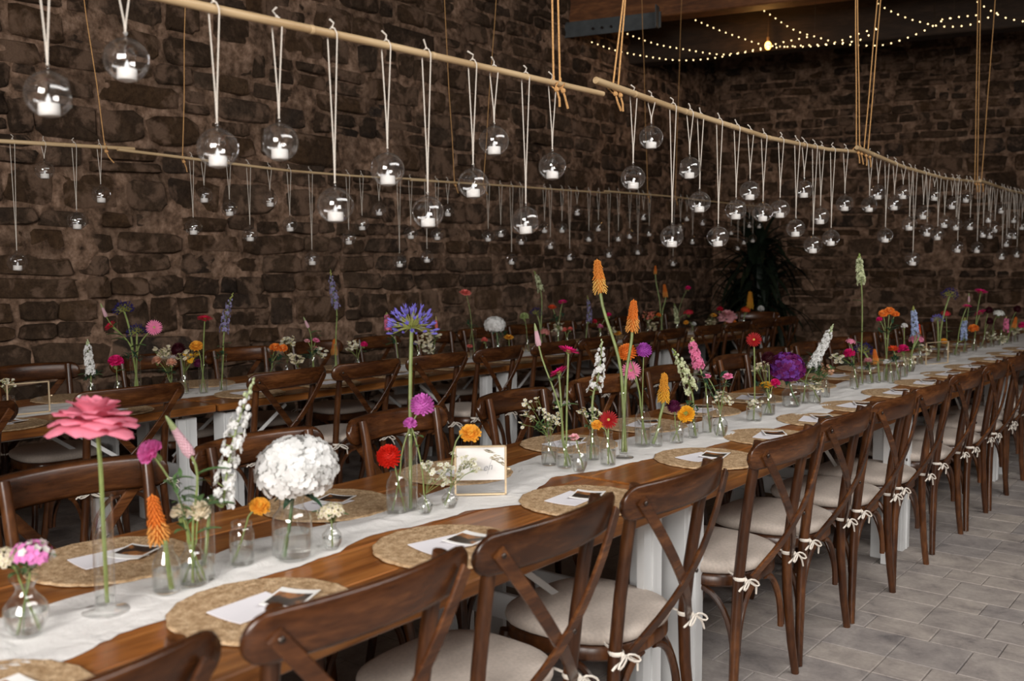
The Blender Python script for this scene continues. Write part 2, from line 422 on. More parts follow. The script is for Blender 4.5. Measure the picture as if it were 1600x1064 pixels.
def stone_wall(name, origin, udir, nrm, length, height, label, u_from, seed):
    """origin at floor corner, udir along the wall, nrm into the room"""
    udir = Vector(udir).normalized(); nrm = Vector(nrm).normalized()
    Mx = Matrix(((udir.x, 0, nrm.x, origin[0]), (udir.y, 0, nrm.y, origin[1]), (0, 1, 0, origin[2]), (0, 0, 0, 1)))
    if udir.cross(Vector((0, 0, 1))).dot(nrm) < 0: pass
    mb = MB(); nu, nz = int(length*16), int(height*16)
    vs = [tuple(Mx @ Vector((u_from+(length)*i/nu, height*j/nz, .016+.042*noise.noise(Vector((i*.16, j*.22, seed)))+.014*noise.noise(Vector((i*.55, j*.6, seed+3)))))) for j in range(nz+1) for i in range(nu+1)]
    fs = [(j*(nu+1)+i, j*(nu+1)+i+1, (j+1)*(nu+1)+i+1, (j+1)*(nu+1)+i) for j in range(nz) for i in range(nu)]
    mb.add(vs, fs)
    # the wall has a back and thickness
    back = [tuple(Mx @ Vector((u_from+a*length, b_*height, -.4))) for a, b_ in ((0, 0), (1, 0), (1, 1), (0, 1))]
    mb.add(back, [(3, 2, 1, 0)])
    wl = ob(name, mb.mesh(name, M['mortar'], True, None)); tag(wl, label, 'wall', kind='structure')
    rr = random.Random(seed); st = []
    z = 0
    while z < height-.03:
        h = rr.choice((.09, .12, .15, .18, .21, .25)); u = u_from-rr.uniform(0, .3)
        while u < u_from+length:
            w = rr.uniform(.14, .62)*rr.uniform(.6, 1.1) if h > .12 else rr.uniform(.12, .45)
            gap = rr.uniform(-.01, .025) if rr.random() < .85 else rr.uniform(.04, .12)
            if h > .16 and rr.random() < .32:
                s = rr.uniform(.35, .6)
                st.append((u+w/2, z+h*s/2, w, h*s)); st.append((u+w/2+rr.uniform(-.02, .02), z+h*(s+1)/2, w*rr.uniform(.7, 1), h*(1-s)))
            else: st.append((u+w/2, z+h/2+rr.uniform(-.012, .012), w, h*rr.uniform(.84, 1.02)))
            u += w+gap
        z += h+rr.uniform(-.004, .012)
    L = []
    for u, z, w, h in st:
        if u-w/2 < u_from or u+w/2 > u_from+length or z+h/2 > height: continue
        p = Mx @ Vector((u, z, 0)); d = p-Vector((0, 0, CAM_H)); zz = d.dot(fwd)
        if zz < .5: continue
        sx = 800+1511*d.dot(rgt)/zz; syy = 532-1511*d.dot(upv)/zz
        vis = -40 < sx < 1640 and -30 < syy < 600
        L.append((0 if vis else 1, -w*h/zz**2, u, z, w, h))
    L.sort()
    rest = MB()
    for i, (_, _, u, z, w, h) in enumerate(L):
        dep = rr.uniform(.03, .075); k = rr.randrange(len(SM))
        T = Mx @ Matrix.Translation((u, z, -.012+rr.uniform(-.006, .008))) @ Matrix.Rotation(rr.uniform(-.045, .045), 4, 'Z') @ Matrix.Diagonal((w*1.0*rr.choice((1, -1)), (h-.006)*1.02*1, dep, 1))
        if i < 300:
            T = Mx @ Matrix.Translation((u, z, -.012+rr.uniform(-.006, .008))) @ Matrix.Rotation(rr.uniform(-.045, .045), 4, 'Z') @ Matrix.Diagonal((w, h*1.01, dep, 1))
            ob('stone', SMESH[k], wl, mat=T)
        else: rest.add([tuple(T @ Vector(v)) for v in SM[k][0]], SM[k][1])
    if rest.v:
        o = ob('stone_masonry', rest.mesh('stone_masonry', M['stone'], True, 55), wl); o['kind'] = 'stuff'
    return wl
WX = -6.1
stone_wall('wall_left', (WX, 1.2, 0), (0, 1, 0), (1, 0, 0), 11.0, 4.5, 'long rough stone wall behind the back table', 0, 5)
AN = math.radians(13)
CX, CY = WX, 12.05
for nm_, c_, d_, lb_ in (('bounce_wall_right', (4.5, 4.5, 2.28), (.3, 17.4, 4.56), 'unseen plain wall added on the aisle side for bounce light'), ('bounce_wall_rear', (-.8, -4.15, 2.28), (10.9, .3, 4.56), 'unseen plain wall added behind the viewer for bounce light')):  # unseen walls, added to give bounce light and reflections in the glass
    mb = MB(); mb.box((0, 0, 0), d_); tag(ob(nm_, mb.mesh(nm_, plain(nm_+'_render', (.26, .22, .19), .95, .1, 0, .1, 3), False), None, c_), lb_, 'wall', kind='structure')
stone_wall('wall_left', (WX, -4.0, 0), (0, 1, 0), (1, 0, 0), 5.2, 4.5, 'near end of the long rough stone wall', 0, 6)
stone_wall('wall_back', (CX, CY, 0), (math.cos(AN), math.sin(AN), 0), (math.sin(AN), -math.cos(AN), 0), 9.6, 4.3, 'dark rough stone end wall behind the palm', -.1, 9)

# ---- measured positions in metres
VASES=[
('A1','belly',-1.835,0.824,0.108,0.0413,'round-bellied carafe nearest the camera'),
('A2','footed',-1.837,0.983,0.237,0.0201,'tall footed cylinder vase holding the rose'),
('A3','bottle',-1.843,1.125,0.108,0.0302,'shouldered bottle beside the cream carnations'),
('A4','bottle',-1.841,1.189,0.095,0.0323,'bottle crowded with cream carnations'),
('A5','tube',-1.846,1.23,0.181,0.0157,'narrow tube behind the carnation bottle'),
('A6','jam',-1.868,1.336,0.104,0.0284,'lipped jar left of the white hydrangea'),
('A7','jar',-1.823,1.446,0.153,0.0475,'big jar under the white hydrangea'),
('A8','belly',-1.804,1.553,0.068,0.0253,'little carafe right of the white hydrangea'),
('A9','tallbottle',-1.923,1.898,0.121,0.0325,'tall bottle under the red dahlia'),
('A10','tube',-1.913,1.942,0.222,0.0182,'narrow tube holding the tall blue agapanthus'),
('A11','belly',-1.858,1.94,0.057,0.0243,'little carafe left of the framed sign'),
('A12','belly',-1.851,2.037,0.055,0.0249,'little carafe before the framed sign'),
('A13','bottle',-1.974,2.688,0.1,0.0279,'bottle of tall chamomile near the magenta gerberas'),
('A14','tallbottle',-1.906,2.687,0.095,0.0276,'bottle holding the magenta gerberas'),
('A15','belly',-1.832,2.666,0.091,0.0303,'carafe holding the pale pink ranunculus'),
('A16','bottle',-1.897,2.846,0.118,0.0251,'slim bottle behind the pale pink ranunculus'),
('A17','bottle',-1.812,2.814,0.118,0.0279,'bottle holding the dark red gerbera'),
('A18','footed',-1.841,2.961,0.238,0.0162,'footed cylinder vase holding two torch lilies'),
('A19','tallbottle',-1.902,3.198,0.155,0.0309,'bottle beside the footed torch lily vase'),
('A20','jam',-1.859,3.231,0.081,0.0234,'jar holding the short amber torch lily'),
('A21','jam',-1.831,3.337,0.07,0.0276,'low jar holding the yellow and plum flowers'),
('A22','bottle',-1.833,3.478,0.082,0.0207,'small bottle holding the green-white snapdragon'),
('A23','tallbottle',-1.83,3.593,0.174,0.0211,'tall slim bottle holding the pink stock'),
('A24','belly',-1.754,3.557,0.111,0.0311,'carafe under the pink spray roses'),
('A25','jam',-1.817,4.017,0.085,0.0343,'jar left of the yellow gerbera bottle'),
('A26','tallbottle',-1.844,4.229,0.107,0.0327,'bottle holding the yellow gerbera'),
('A27','jar',-1.864,4.548,0.11,0.0457,'wide jar under the purple hydrangea'),
('A28','tallbottle',-1.854,4.694,0.122,0.0209,'slim bottle holding the branching white stock'),
('A29','jam',-1.814,4.725,0.077,0.0306,'jar right of the purple hydrangea'),
('A30','bottle',-1.848,4.966,0.104,0.0218,'small bottle with peach sprig past the hydrangea'),
('A31','bottle',-1.846,5.396,0.129,0.0269,'bottle holding the magenta peony'),
('A32','tube',-1.874,5.593,0.155,0.0148,'thin tube holding the tallest snapdragon'),
('A33','bottle',-1.856,5.682,0.112,0.0243,'bottle with red-edged white carnation'),
('A34','tube',-1.837,5.774,0.124,0.0151,'thin tube with drooping orange torch lily'),
('A35','tube',-1.811,5.832,0.261,0.0171,'tall tube under the marigold bunch'),
('A36','bottle',-1.768,5.787,0.116,0.0206,'bottle with single white bud past the marigolds'),
('A37','jam',-1.78,5.936,0.115,0.0249,'jar under the scarlet gerbera'),
('A38','bottle',-1.797,6.13,0.137,0.0236,'bottle holding the pink pom carnation'),
('A39','belly',-1.847,6.448,0.107,0.0268,'carafe below the pale blue delphinium'),
('A40','bottle',-1.941,6.98,0.111,0.0244,'bottle with rose-pink cluster before the far frame'),
('A41','tube',-1.888,7.241,0.154,0.0159,None),
('A42','bottle',-1.918,7.573,0.113,0.0213,None),
('A43','jam',-1.914,7.828,0.097,0.0268,None),
('A44','tube',-1.915,8.095,0.17,0.0175,None),
('A45','bottle',-1.901,8.315,0.122,0.023,None),
('A46','jam',-1.901,8.61,0.105,0.0289,None),
('A47','tube',-1.886,8.854,0.182,0.0188,None),
('A48','bottle',-1.859,9.035,0.131,0.0246,None),
('A49','jam',-1.852,9.292,0.112,0.0308,None),
('A50','tube',-1.828,9.483,0.193,0.0199,None),
('B1','jam',-4.75,2.096,0.08,0.03,'jar left of the back table frame'),
('B2','bottle',-4.72,2.493,0.13,0.025,'bottle of white stock on the back table'),
('B3','bottle',-4.7,2.626,0.12,0.0225,'bottle of magenta carnation on the back table'),
('B4','footed',-4.65,2.697,0.24,0.0275,'thick cylinder with dark agapanthus'),
('B5','jam',-4.72,2.947,0.09,0.035,'squat jar of peach carnations'),
('B6','bottle',-4.68,3.0,0.12,0.025,'bottle with the burgundy scabiosa'),
('B7','tube',-4.6,3.066,0.16,0.025,'tube with the tall crimson gerbera'),
('B8','tube',-4.6,3.192,0.2,0.0225,'tube with lavender delphinium'),
('B9','jam',-4.7,3.589,0.09,0.0325,'squat jar of orange marigolds'),
('B10','bottle',-4.75,3.751,0.1,0.0225,'bottle right of the marigold jar'),
('B11','belly',-4.65,3.763,0.08,0.025,'carafe of cream astilbe'),
('B12','tallbottle',-4.7,3.919,0.15,0.025,'bottle of pink ranunculus'),
('B13','tube',-4.7,4.1,0.2,0.0225,'tube with faded purple delphinium'),
('B14','bottle',-4.7,4.29,0.1,0.025,'bottle with little magenta carnation'),
('B15','tube',-4.72,4.671,0.17,0.0225,'tube left of the blue agapanthus stem'),
('B16','bottle',-4.7,4.856,0.12,0.025,'bottle of cream buttons by agapanthus stem'),
('B17','tallbottle',-4.7,5.012,0.14,0.0275,'bottle of eucalyptus and pink tips'),
('B18','tube',-4.7,5.442,0.22,0.025,'tube with the high coral rose'),
('B19','bottle',-4.7,5.598,0.09,0.02,'small bottle before the white hydrangea'),
('B20','tallbottle',-4.7,5.735,0.12,0.03,'bottle under the back table hydrangea'),
('B21','jam',-4.65,5.799,0.08,0.03,'jar right of the back table hydrangea'),
('B22','bottle',-4.7,6.106,0.13,0.0225,'bottle of pale green carnation'),
('B23','tube',-4.75,6.352,0.18,0.02,'tube of white snapdragon on the back table'),
('B24','tallbottle',-4.7,6.525,0.16,0.025,'bottle of red and magenta gerberas'),
('B25','bottle',-4.65,6.583,0.1,0.0225,'bottle of coral twin blooms'),
('B26','tube',-4.72,6.971,0.2,0.0225,'tube of blue larkspur on the back table'),
('B27','bottle',-4.7,7.162,0.12,0.0225,'bottle of pink carnations behind torch lilies'),
('B28','jam',-4.7,7.414,0.1,0.03,'jar of yellow tulips on the back table'),
('B29','bottle',-4.7,7.979,0.12,0.025,'bottle of coral sprigs right of torch lilies'),
('B30','tube',-4.7,8.245,0.22,0.0225,'tube of dim orange torch lilies'),
('B31','bottle',-4.72,8.587,0.13,0.0225,'bottle of white snapdragon by yellow jar'),
('B32','jam',-4.7,8.872,0.1,0.03,'jar with white bud near the palm'),
('B33','tube',-4.7,9.298,0.17,0.025,'tube with orange tulip near the palm'),
('B34','tallbottle',-4.7,9.629,0.14,0.03,'bottle with big pink peony'),
('B35','bottle',-4.7,10.076,0.12,0.025,'bottle with red sprigs near table end'),
('B36','jam',-4.7,10.535,0.11,0.03,'last jar at far end of back table'),]
FLOWERS=[
('A1','cluster','pinkwhite',[-1.832,0.841,0.906],0.0377,'pink and white sweet william cluster',None),
('A1','cluster','cream',[-1.874,0.808,0.899],0.0255,'creamy white flower cluster',None),
('A2','rose','rose',[-1.873,0.995,1.161],0.0792,'large open pink rose',None),
('A3','torch','orange',[-1.86,1.122,0.858],0.0536,'orange torch lily',[-1.878,1.118,0.962]),
('A4','carn','cream',[-1.871,1.181,0.912],0.0253,'left cream carnation',None),
('A4','carn','cream',[-1.839,1.207,0.917],0.0267,'right cream carnation',None),
('A4','carn','pinkmag',[-1.93,1.147,1.045],0.0337,'bright pink carnation leaning left',None),
('A4','veronica','blush',[-1.858,1.203,1.035],0.0492,'blush veronica spike with green tip',[-1.906,1.174,1.122]),
('A5','stock','white',[-1.829,1.26,0.917],0.1536,'long white delphinium spike',[-1.802,1.31,1.202]),
('A6','marigold','amber',[-1.843,1.37,0.891],0.0269,'drooping amber calendula',None),
('A7','hydrangea','white',[-1.826,1.465,0.967],0.098,'huge white hydrangea head',None),
('A8','cluster','cream',[-1.811,1.557,0.844],0.0347,'small cream stock cluster',None),
('A9','pompon','red',[-1.95,1.892,0.912],0.0379,'bright red dahlia',None),
('A9','pompon','mauve',[-1.884,1.959,1.055],0.0379,'mauve dahlia',None),
('A10','agapanthus','blue',[-1.937,1.975,1.273],0.0803,'large lilac-blue agapanthus',None),
('A11','carn','mauve',[-1.902,1.93,1.008],0.0225,'small pink-mauve carnation',None),
('A11','filler','whiteflower',[-1.835,1.969,0.866],0.0486,'frothy white wax flower spray',None),
('A12','filler','whiteflower',[-1.829,2.065,0.86],0.0554,'loose white wax flower spray',None),
('A12','marigold','amber',[-1.815,2.087,0.966],0.0342,'nodding amber calendula',None),
('A13','filler','daisy',[-2.017,2.671,0.925],0.0737,'tall white chamomile spray',None),
('A13','filler','daisy',[-1.974,2.703,0.907],0.0402,'short white chamomile spray',None),
('A14','gerbera','magenta',[-1.915,2.72,1.155],0.0408,'upper magenta gerbera',None),
('A14','gerbera','magenta',[-1.938,2.694,1.081],0.0397,'lower magenta gerbera',None),
('A14','veronica','blush',[-1.996,2.657,1.173],0.0463,'pale pink veronica spike with long leaves',[-2.011,2.653,1.25]),
('A15','ranunculus','palepink',[-1.851,2.663,0.872],0.0227,'pale pink ranunculus',None),
('A16','filler','daisy',[-1.913,2.848,0.901],0.0457,'fine white chamomile sprig',None),
('A16','stock','white',[-1.905,2.864,0.999],0.1142,'slender white delphinium spike',[-1.874,2.907,1.181]),
('A17','gerbera','darkred',[-1.818,2.825,0.911],0.0357,'dark red gerbera facing the camera',None),
('A17','marigold','amber',[-1.848,2.799,0.893],0.0234,'amber calendula half hidden',None),
('A18','torch','orangeyellow',[-1.934,2.946,1.35],0.065,'tall curved orange torch lily',[-1.949,2.947,1.471]),
('A18','torch','orange',[-1.837,3.01,1.209],0.0603,'shorter orange torch lily',[-1.838,3.02,1.325]),
('A19','pompon','orange',[-1.965,3.184,1.112],0.0395,'orange dahlia',None),
('A19','pompon','violet',[-1.915,3.224,1.12],0.0333,'violet dahlia',None),
('A19','gerbera','pink',[-1.95,3.189,1.043],0.0407,'soft pink gerbera',None),
('A20','torch','amber',[-1.846,3.258,0.923],0.0592,'amber torch lily',[-1.849,3.267,1.036]),
('A21','pompon','plum',[-1.846,3.339,0.893],0.0301,'plum purple dahlia',None),
('A21','marigold','yellow',[-1.807,3.367,0.866],0.0377,'yellow gerbera seen from behind',None),
('A22','stock','greenwhite',[-1.848,3.485,0.939],0.1008,'green-white snapdragon spike',[-1.909,3.454,1.119]),
('A23','stockfull','pink',[-1.867,3.591,1.027],0.0661,'full pink stock spike',[-1.898,3.579,1.151]),
('A24','ranunculus','pink',[-1.808,3.539,1.001],0.0233,'left pink spray rose',None),
('A24','ranunculus','pink',[-1.741,3.592,1.001],0.0272,'right pink spray rose',None),
('A24','filler','daisy',[-1.755,3.571,0.903],0.0389,'white chamomile tuft',None),
('A25','filler','daisy',[-1.82,4.021,0.821],0.0343,'short cream chamomile tuft',None),
('A25','gerbera','darkred',[-1.834,4.04,1.115],0.0371,'crimson gerbera on tall stem',None),
('A26','gerbera','yellow',[-1.857,4.232,0.89],0.0372,'yellow gerbera',None),
('A26','carn','magenta',[-1.825,4.259,0.901],0.0268,'magenta carnation',None),
('A26','filler','cream',[-1.88,4.222,0.97],0.0357,'cream blossom sprig',None),
('A26','pompon','burgundy',[-1.854,4.247,1.014],0.0357,'burgundy dahlia',None),
('A27','hydrangea','purple',[-1.888,4.548,0.945],0.0882,'deep purple hydrangea head',None),
('A28','stockfull','white',[-1.835,4.727,0.93],0.1321,'branching white stock',[-1.759,4.809,1.151]),
('A29','filler','cream',[-1.817,4.731,0.837],0.0386,'cream astilbe tuft',None),
('A29','stockfull','violet',[-1.88,4.685,0.882],0.0354,'violet stock floret stem',[-1.886,4.688,0.952]),
('A30','filler','peach',[-1.847,4.981,0.89],0.0403,'peach and blue sprig',None),
('A31','carn','magenta',[-1.878,5.391,0.953],0.0376,'magenta peony',None),
('A31','cluster','pink',[-1.875,5.399,1.017],0.0269,'small pink phlox head',None),
('A31','filler','daisy',[-1.926,5.348,0.918],0.0394,'white chamomile sprig',None),
('A32','stockfull','greenwhite',[-1.901,5.63,1.342],0.0886,'very tall white snapdragon spike',[-1.917,5.634,1.512]),
('A33','carn','redwhite',[-1.871,5.684,0.891],0.0261,'red-edged white carnation',None),
('A33','agapanthus','indigo',[-1.893,5.671,0.943],0.0634,'indigo agapanthus',None),
('A34','torch','orange',[-1.851,5.774,0.866],0.049,'orange torch lily',[-1.864,5.772,0.952]),
('A35','marigold','orange',[-1.842,5.848,1.158],0.0303,'left orange marigold',None),
('A35','marigold','orange',[-1.813,5.872,1.173],0.0322,'middle orange marigold',None),
('A35','marigold','orange',[-1.785,5.892,1.154],0.0265,'right orange marigold',None),
('A35','carn','magenta',[-1.858,5.832,1.124],0.0209,'small magenta bloom',None),
('A36','carn','white',[-1.794,5.779,0.88],0.0206,'single white bud',None),
('A37','gerbera','scarlet',[-1.807,5.934,0.944],0.0402,'scarlet gerbera',None),
('A38','carn','magenta',[-1.808,6.139,0.93],0.0394,'hot pink carnation',None),
('A38','carn','white',[-1.808,6.153,1.071],0.0236,'white lisianthus',None),
('A39','stockfull','lightblue',[-1.836,6.481,0.991],0.0949,'pale blue delphinium spike',[-1.854,6.485,1.181]),
('A39','torch','scarlet',[-1.817,6.497,1.0],0.0412,'scarlet torch lily',[-1.82,6.501,1.065]),
('A40','cluster','pink',[-1.967,6.977,0.926],0.0532,'rose-pink phlox cluster',None),
('A4','sprig','green',[-1.863,1.193,0.965],0.0422,'pale green leafy sprig',None),
('A1','sprig','green',[-1.844,0.829,0.871],0.0267,'pale green leafy sprig',None),
('A13','sprig','green',[-1.994,2.684,0.876],0.038,'pale green leafy sprig',None),
('A16','sprig','green',[-1.907,2.85,0.871],0.032,'pale green leafy sprig',None),
('A22','sprig','green',[-1.837,3.486,0.866],0.0439,'dark green leafy sprig',None),
('A24','sprig','green',[-1.779,3.559,0.973],0.0622,'dark green leafy sprig',None),
('A26','sprig','green',[-1.877,4.213,0.86],0.0536,'dark green leafy sprig',None),
('A28','sprig','green',[-1.851,4.717,0.959],0.0644,'dark green leafy sprig',None),
('A30','sprig','green',[-1.853,4.973,0.864],0.0605,'pale green leafy sprig',None),
('A29','sprig','green',[-1.807,4.744,0.888],0.0483,'pale green leafy sprig',None),
('A31','sprig','green',[-1.866,5.393,0.882],0.0465,'dark green leafy sprig',None),
('A33','sprig','green',[-1.863,5.686,0.842],0.0411,'dark green leafy sprig',None),
('A35','sprig','green',[-1.817,5.858,1.063],0.0644,'dark green leafy sprig',None),
('A37','sprig','green',[-1.78,5.949,0.879],0.046,'dark green leafy sprig',None),
('A40','filler','daisy',[-1.915,7.011,0.85],0.0532,'white chamomile sprig',None),
('A39','filler','cream',[-1.86,6.444,0.819],0.0412,'cream astilbe tuft',None),
('A41','agapanthus','indigo',[-1.846,7.321,1.225],0.0683,'dark indigo agapanthus',None),
('A41','agapanthus','blue',[-1.906,7.257,1.052],0.0501,'low blue agapanthus',None),
('A42','cluster','crimson',[-1.937,7.591,1.083],0.0331,'crimson bloom',None),
('A42','marigold','amber',[-1.938,7.569,0.88],0.0284,'amber ranunculus',None),
('A43','stockfull','lightblue',[-1.874,7.872,0.879],0.0876,'pale blue larkspur',[-1.874,7.889,1.044]),
('A43','gerbera','magenta',[-1.867,7.903,1.126],0.0413,'small magenta gerbera',None),
('A44','veronica','blush',[-1.91,8.139,1.152],0.035,'tiny pink veronica tip',[-1.913,8.143,1.222]),
('A44','marigold','orange',[-1.873,8.148,0.947],0.045,'orange marigold',None),
('A45','gerbera','magenta',[-1.879,8.38,1.227],0.0562,'highest magenta gerbera',None),
('A45','gerbera','magenta',[-1.875,8.366,1.059],0.0511,'lower magenta gerbera',None),
('A46','pompon','burgundy',[-1.878,8.66,1.068],0.0342,'upper burgundy scabiosa',None),
('A46','pompon','burgundy',[-1.87,8.657,0.978],0.0342,'lower burgundy scabiosa',None),
('A47','filler','daisy',[-1.889,8.859,0.833],0.0538,'white chamomile froth',None),
('A47','cluster','white',[-1.852,8.909,1.032],0.0457,'white bloom cluster',None),
('A48','stockfull','pink',[-1.831,9.07,0.878],0.071,'rose stock spike',[-1.832,9.081,1.003]),
('A48','filler','daisy',[-1.862,9.038,0.807],0.0492,'white chamomile tuft',None),
('A49','torch','orange',[-1.819,9.332,0.892],0.0559,'orange torch lily',[-1.806,9.352,0.987]),
('A49','pompon','burgundy',[-1.8,9.363,1.054],0.0364,'dark scabiosa',None),
('A50','carn','magenta',[-1.791,9.528,0.906],0.0398,'magenta carnation',None),
('A50','filler','daisy',[-1.81,9.506,0.838],0.0511,'white chamomile sprig',None),
('B1','filler','daisy',[-4.767,2.096,0.889],0.0338,'white chamomile tuft',None),
('B2','stockfull','white',[-4.731,2.499,0.901],0.0979,'dense white stock spike',[-4.752,2.5,1.08]),
('B3','carn','magenta',[-4.721,2.63,0.96],0.0449,'magenta carnation',None),
('B4','agapanthus','indigo',[-4.722,2.686,1.218],0.0634,'upper dark indigo agapanthus',None),
('B4','agapanthus','indigo',[-4.664,2.721,1.104],0.0568,'lower dark indigo agapanthus',None),
('B4','gerbera','pink',[-4.595,2.778,1.131],0.0451,'candy pink gerbera',None),
('B4','gerbera','crimson',[-4.776,2.636,1.141],0.0367,'crimson gerbera side-on',None),
('B4','veronica','blush',[-4.793,2.626,1.188],0.0401,'pink veronica tip',[-4.82,2.612,1.258]),
('B5','carn','peach',[-4.793,2.907,0.938],0.0315,'left peach carnation',None),
('B5','carn','peach',[-4.729,2.957,0.927],0.0315,'right peach carnation',None),
('B5','filler','cream',[-4.767,2.932,0.976],0.042,'cream blossom sprig',None),
('B6','pompon','burgundy',[-4.717,2.994,0.992],0.0438,'burgundy scabiosa',None),
('B6','filler','yellow',[-4.663,3.032,0.939],0.0456,'yellow-green filler sprig',None),
('B7','gerbera','crimson',[-4.614,3.096,1.162],0.0456,'tall crimson gerbera',None),
('B7','marigold','amber',[-4.643,3.058,1.012],0.0421,'amber calendula pair',None),
('B7','pompon','plum',[-4.63,3.058,0.918],0.0263,'little plum bloom',None),
('B8','stock','lavender',[-4.612,3.215,1.078],0.1179,'lavender delphinium spike',[-4.606,3.242,1.306]),
('B9','marigold','orange',[-4.686,3.621,0.964],0.0382,'left orange marigold',None),
('B9','marigold','orange',[-4.65,3.649,0.96],0.0325,'right orange marigold',None),
('B10','filler','daisy',[-4.757,3.768,0.982],0.0471,'white sprig',None),
('B11','filler','cream',[-4.665,3.764,0.881],0.0467,'cream astilbe tuft',None),
('B12','ranunculus','palepink',[-4.741,3.909,0.986],0.0259,'left blush ranunculus',None),
('B12','ranunculus','pink',[-4.698,3.944,0.99],0.0299,'right pink ranunculus',None),
('B12','ranunculus','blushred',[-4.705,3.934,0.942],0.0259,'lower dusky ranunculus',None),
('B12','veronica','blush',[-4.739,3.919,1.065],0.0479,'pink veronica tip',[-4.767,3.904,1.133]),
('B13','stock','lavender',[-4.715,4.13,1.178],0.1266,'faded lavender delphinium',[-4.749,4.129,1.43]),
('B13','torch','orange',[-4.714,4.102,0.885],0.0531,'short orange torch lily',[-4.716,4.111,0.987]),
('B14','carn','magenta',[-4.677,4.327,0.937],0.0272,'little magenta carnation',None),
('B14','filler','daisy',[-4.735,4.28,0.929],0.046,'white button sprig',None),
('B15','stockfull','pink',[-4.783,4.646,1.012],0.0658,'pink stock spike',[-4.796,4.648,1.131]),
('B16','filler','cream',[-4.672,4.896,0.936],0.0626,'cream button spray',None),
('B16','carn','lavender',[-4.72,4.855,0.909],0.0224,'tiny lavender bloom',None),
('B17','filler','daisy',[-4.707,5.025,0.945],0.0455,'grey-white sprig',None),
('B17','veronica','coral',[-4.696,5.04,1.004],0.0501,'coral veronica tip',[-4.703,5.043,1.09]),
('B18','ranunculus','coral',[-4.769,5.437,1.253],0.0573,'high coral rose',None),
('B18','ranunculus','coral',[-4.725,5.432,0.853],0.031,'low coral rose',None),
('B19','carn','coral',[-4.719,5.596,0.886],0.0291,'coral pink carnation',None),
('B20','hydrangea','white',[-4.731,5.734,0.99],0.0838,'white hydrangea head',None),
('B21','ranunculus','amber',[-4.654,5.811,0.9],0.0494,'orange ranunculus',None),
('B22','carn','green',[-4.734,6.108,1.043],0.041,'pale green carnation',None),
('B23','stock','greenwhite',[-4.772,6.382,1.231],0.1053,'white snapdragon tip',[-4.809,6.37,1.409]),
('B23','agapanthus','indigo',[-4.793,6.348,1.052],0.0632,'dim indigo agapanthus',None),
('B23','cluster','blushred',[-4.732,6.381,0.9],0.0474,'dusky pink cluster',None),
('B24','gerbera','scarlet',[-4.754,6.517,1.1],0.04,'scarlet gerbera',None),
('B24','gerbera','magenta',[-4.689,6.573,1.142],0.0427,'magenta gerbera',None),
('B25','carn','coral',[-4.674,6.58,0.912],0.0267,'left coral bloom',None),
('B25','carn','coral',[-4.637,6.61,0.918],0.0267,'right coral bloom',None),
('B26','stock','lavender',[-4.711,6.997,0.944],0.1338,'dim blue larkspur',[-4.709,7.023,1.183]),
('B27','carn','crimson',[-4.748,7.143,0.953],0.0255,'left rosy carnation',None),
('B27','carn','pink',[-4.706,7.172,0.908],0.0312,'right pink carnation',None),
('B27','carn','magenta',[-4.653,7.225,1.009],0.0312,'upper magenta carnation',None),
('B28','ranunculus','amber',[-4.689,7.431,0.837],0.0464,'golden tulip',None),
('B28','filler','cream',[-4.735,7.396,0.854],0.0406,'cream sprig',None),
('B29','filler','coral',[-4.699,8.0,0.957],0.0548,'coral sprig',None),
('B29','carn','orange',[-4.628,8.058,0.975],0.0274,'small orange bloom',None),
('B30','torch','orange',[-4.775,8.245,1.361],0.0436,'upper dim torch lily',[-4.779,8.251,1.442]),
('B30','torch','orange',[-4.687,8.293,1.138],0.056,'lower dim torch lily',[-4.703,8.293,1.262]),
('B31','stock','greenwhite',[-4.724,8.595,0.866],0.1089,'small white snapdragon',[-4.763,8.584,1.064]),
('B31','cluster','crimson',[-4.638,8.673,0.968],0.0513,'dusky rose cluster',None),
('B31','carn','magenta',[-4.655,8.685,1.217],0.032,'high magenta bloom',None),
('B32','carn','white',[-4.693,8.887,0.846],0.0295,'white bud',None),
('B32','marigold','amber',[-4.755,8.839,0.86],0.0295,'amber bloom',None),
('B33','ranunculus','amber',[-4.691,9.322,0.92],0.044,'orange tulip',None),
('B34','rose','palepink',[-4.696,9.649,0.92],0.0971,'big pale pink peony',None),
('B34','carn','crimson',[-4.758,9.605,0.968],0.0416,'crimson bloom beside peony',None),
('B34','marigold','orange',[-4.664,9.664,0.823],0.0694,'orange bloom below peony',None),
('B35','cluster','scarlet',[-4.691,10.102,0.944],0.0538,'dim red sprig',None),
('B35','torch','amber',[-4.653,10.134,0.959],0.0789,'feathery amber plume',[-4.661,10.146,1.152]),
('B36','carn','white',[-4.708,10.548,0.942],0.0444,'white bloom',None),
('B2','sprig','green',[-4.735,2.493,0.879],0.0587,'dark green leafy sprig',None),
('B4','sprig','green',[-4.674,2.7,0.971],0.0668,'dark green leafy sprig',None),
('B5','sprig','green',[-4.744,2.941,0.885],0.0524,'dark green leafy sprig',None),
('B9','sprig','green',[-4.683,3.617,0.9],0.0649,'dark green leafy sprig',None),
('B12','sprig','green',[-4.715,3.921,0.89],0.0678,'dark green leafy sprig',None),
('B15','sprig','green',[-4.765,4.652,0.921],0.0483,'dark green leafy sprig',None),
('B17','sprig','green',[-4.713,5.017,0.908],0.0592,'dark green leafy sprig',None),
('B20','sprig','green',[-4.69,5.761,0.931],0.0591,'dark green leafy sprig',None),
('B24','sprig','green',[-4.711,6.54,0.993],0.08,'dark green leafy sprig',None),
('B34','sprig','green',[-4.702,9.634,0.816],0.0833,'dark green leafy sprig',None),
('B8','sprig','green',[-4.611,3.201,0.936],0.0465,'dark green leafy sprig',None),
('B18','sprig','green',[-4.735,5.438,0.996],0.0525,'dark green leafy sprig',None),
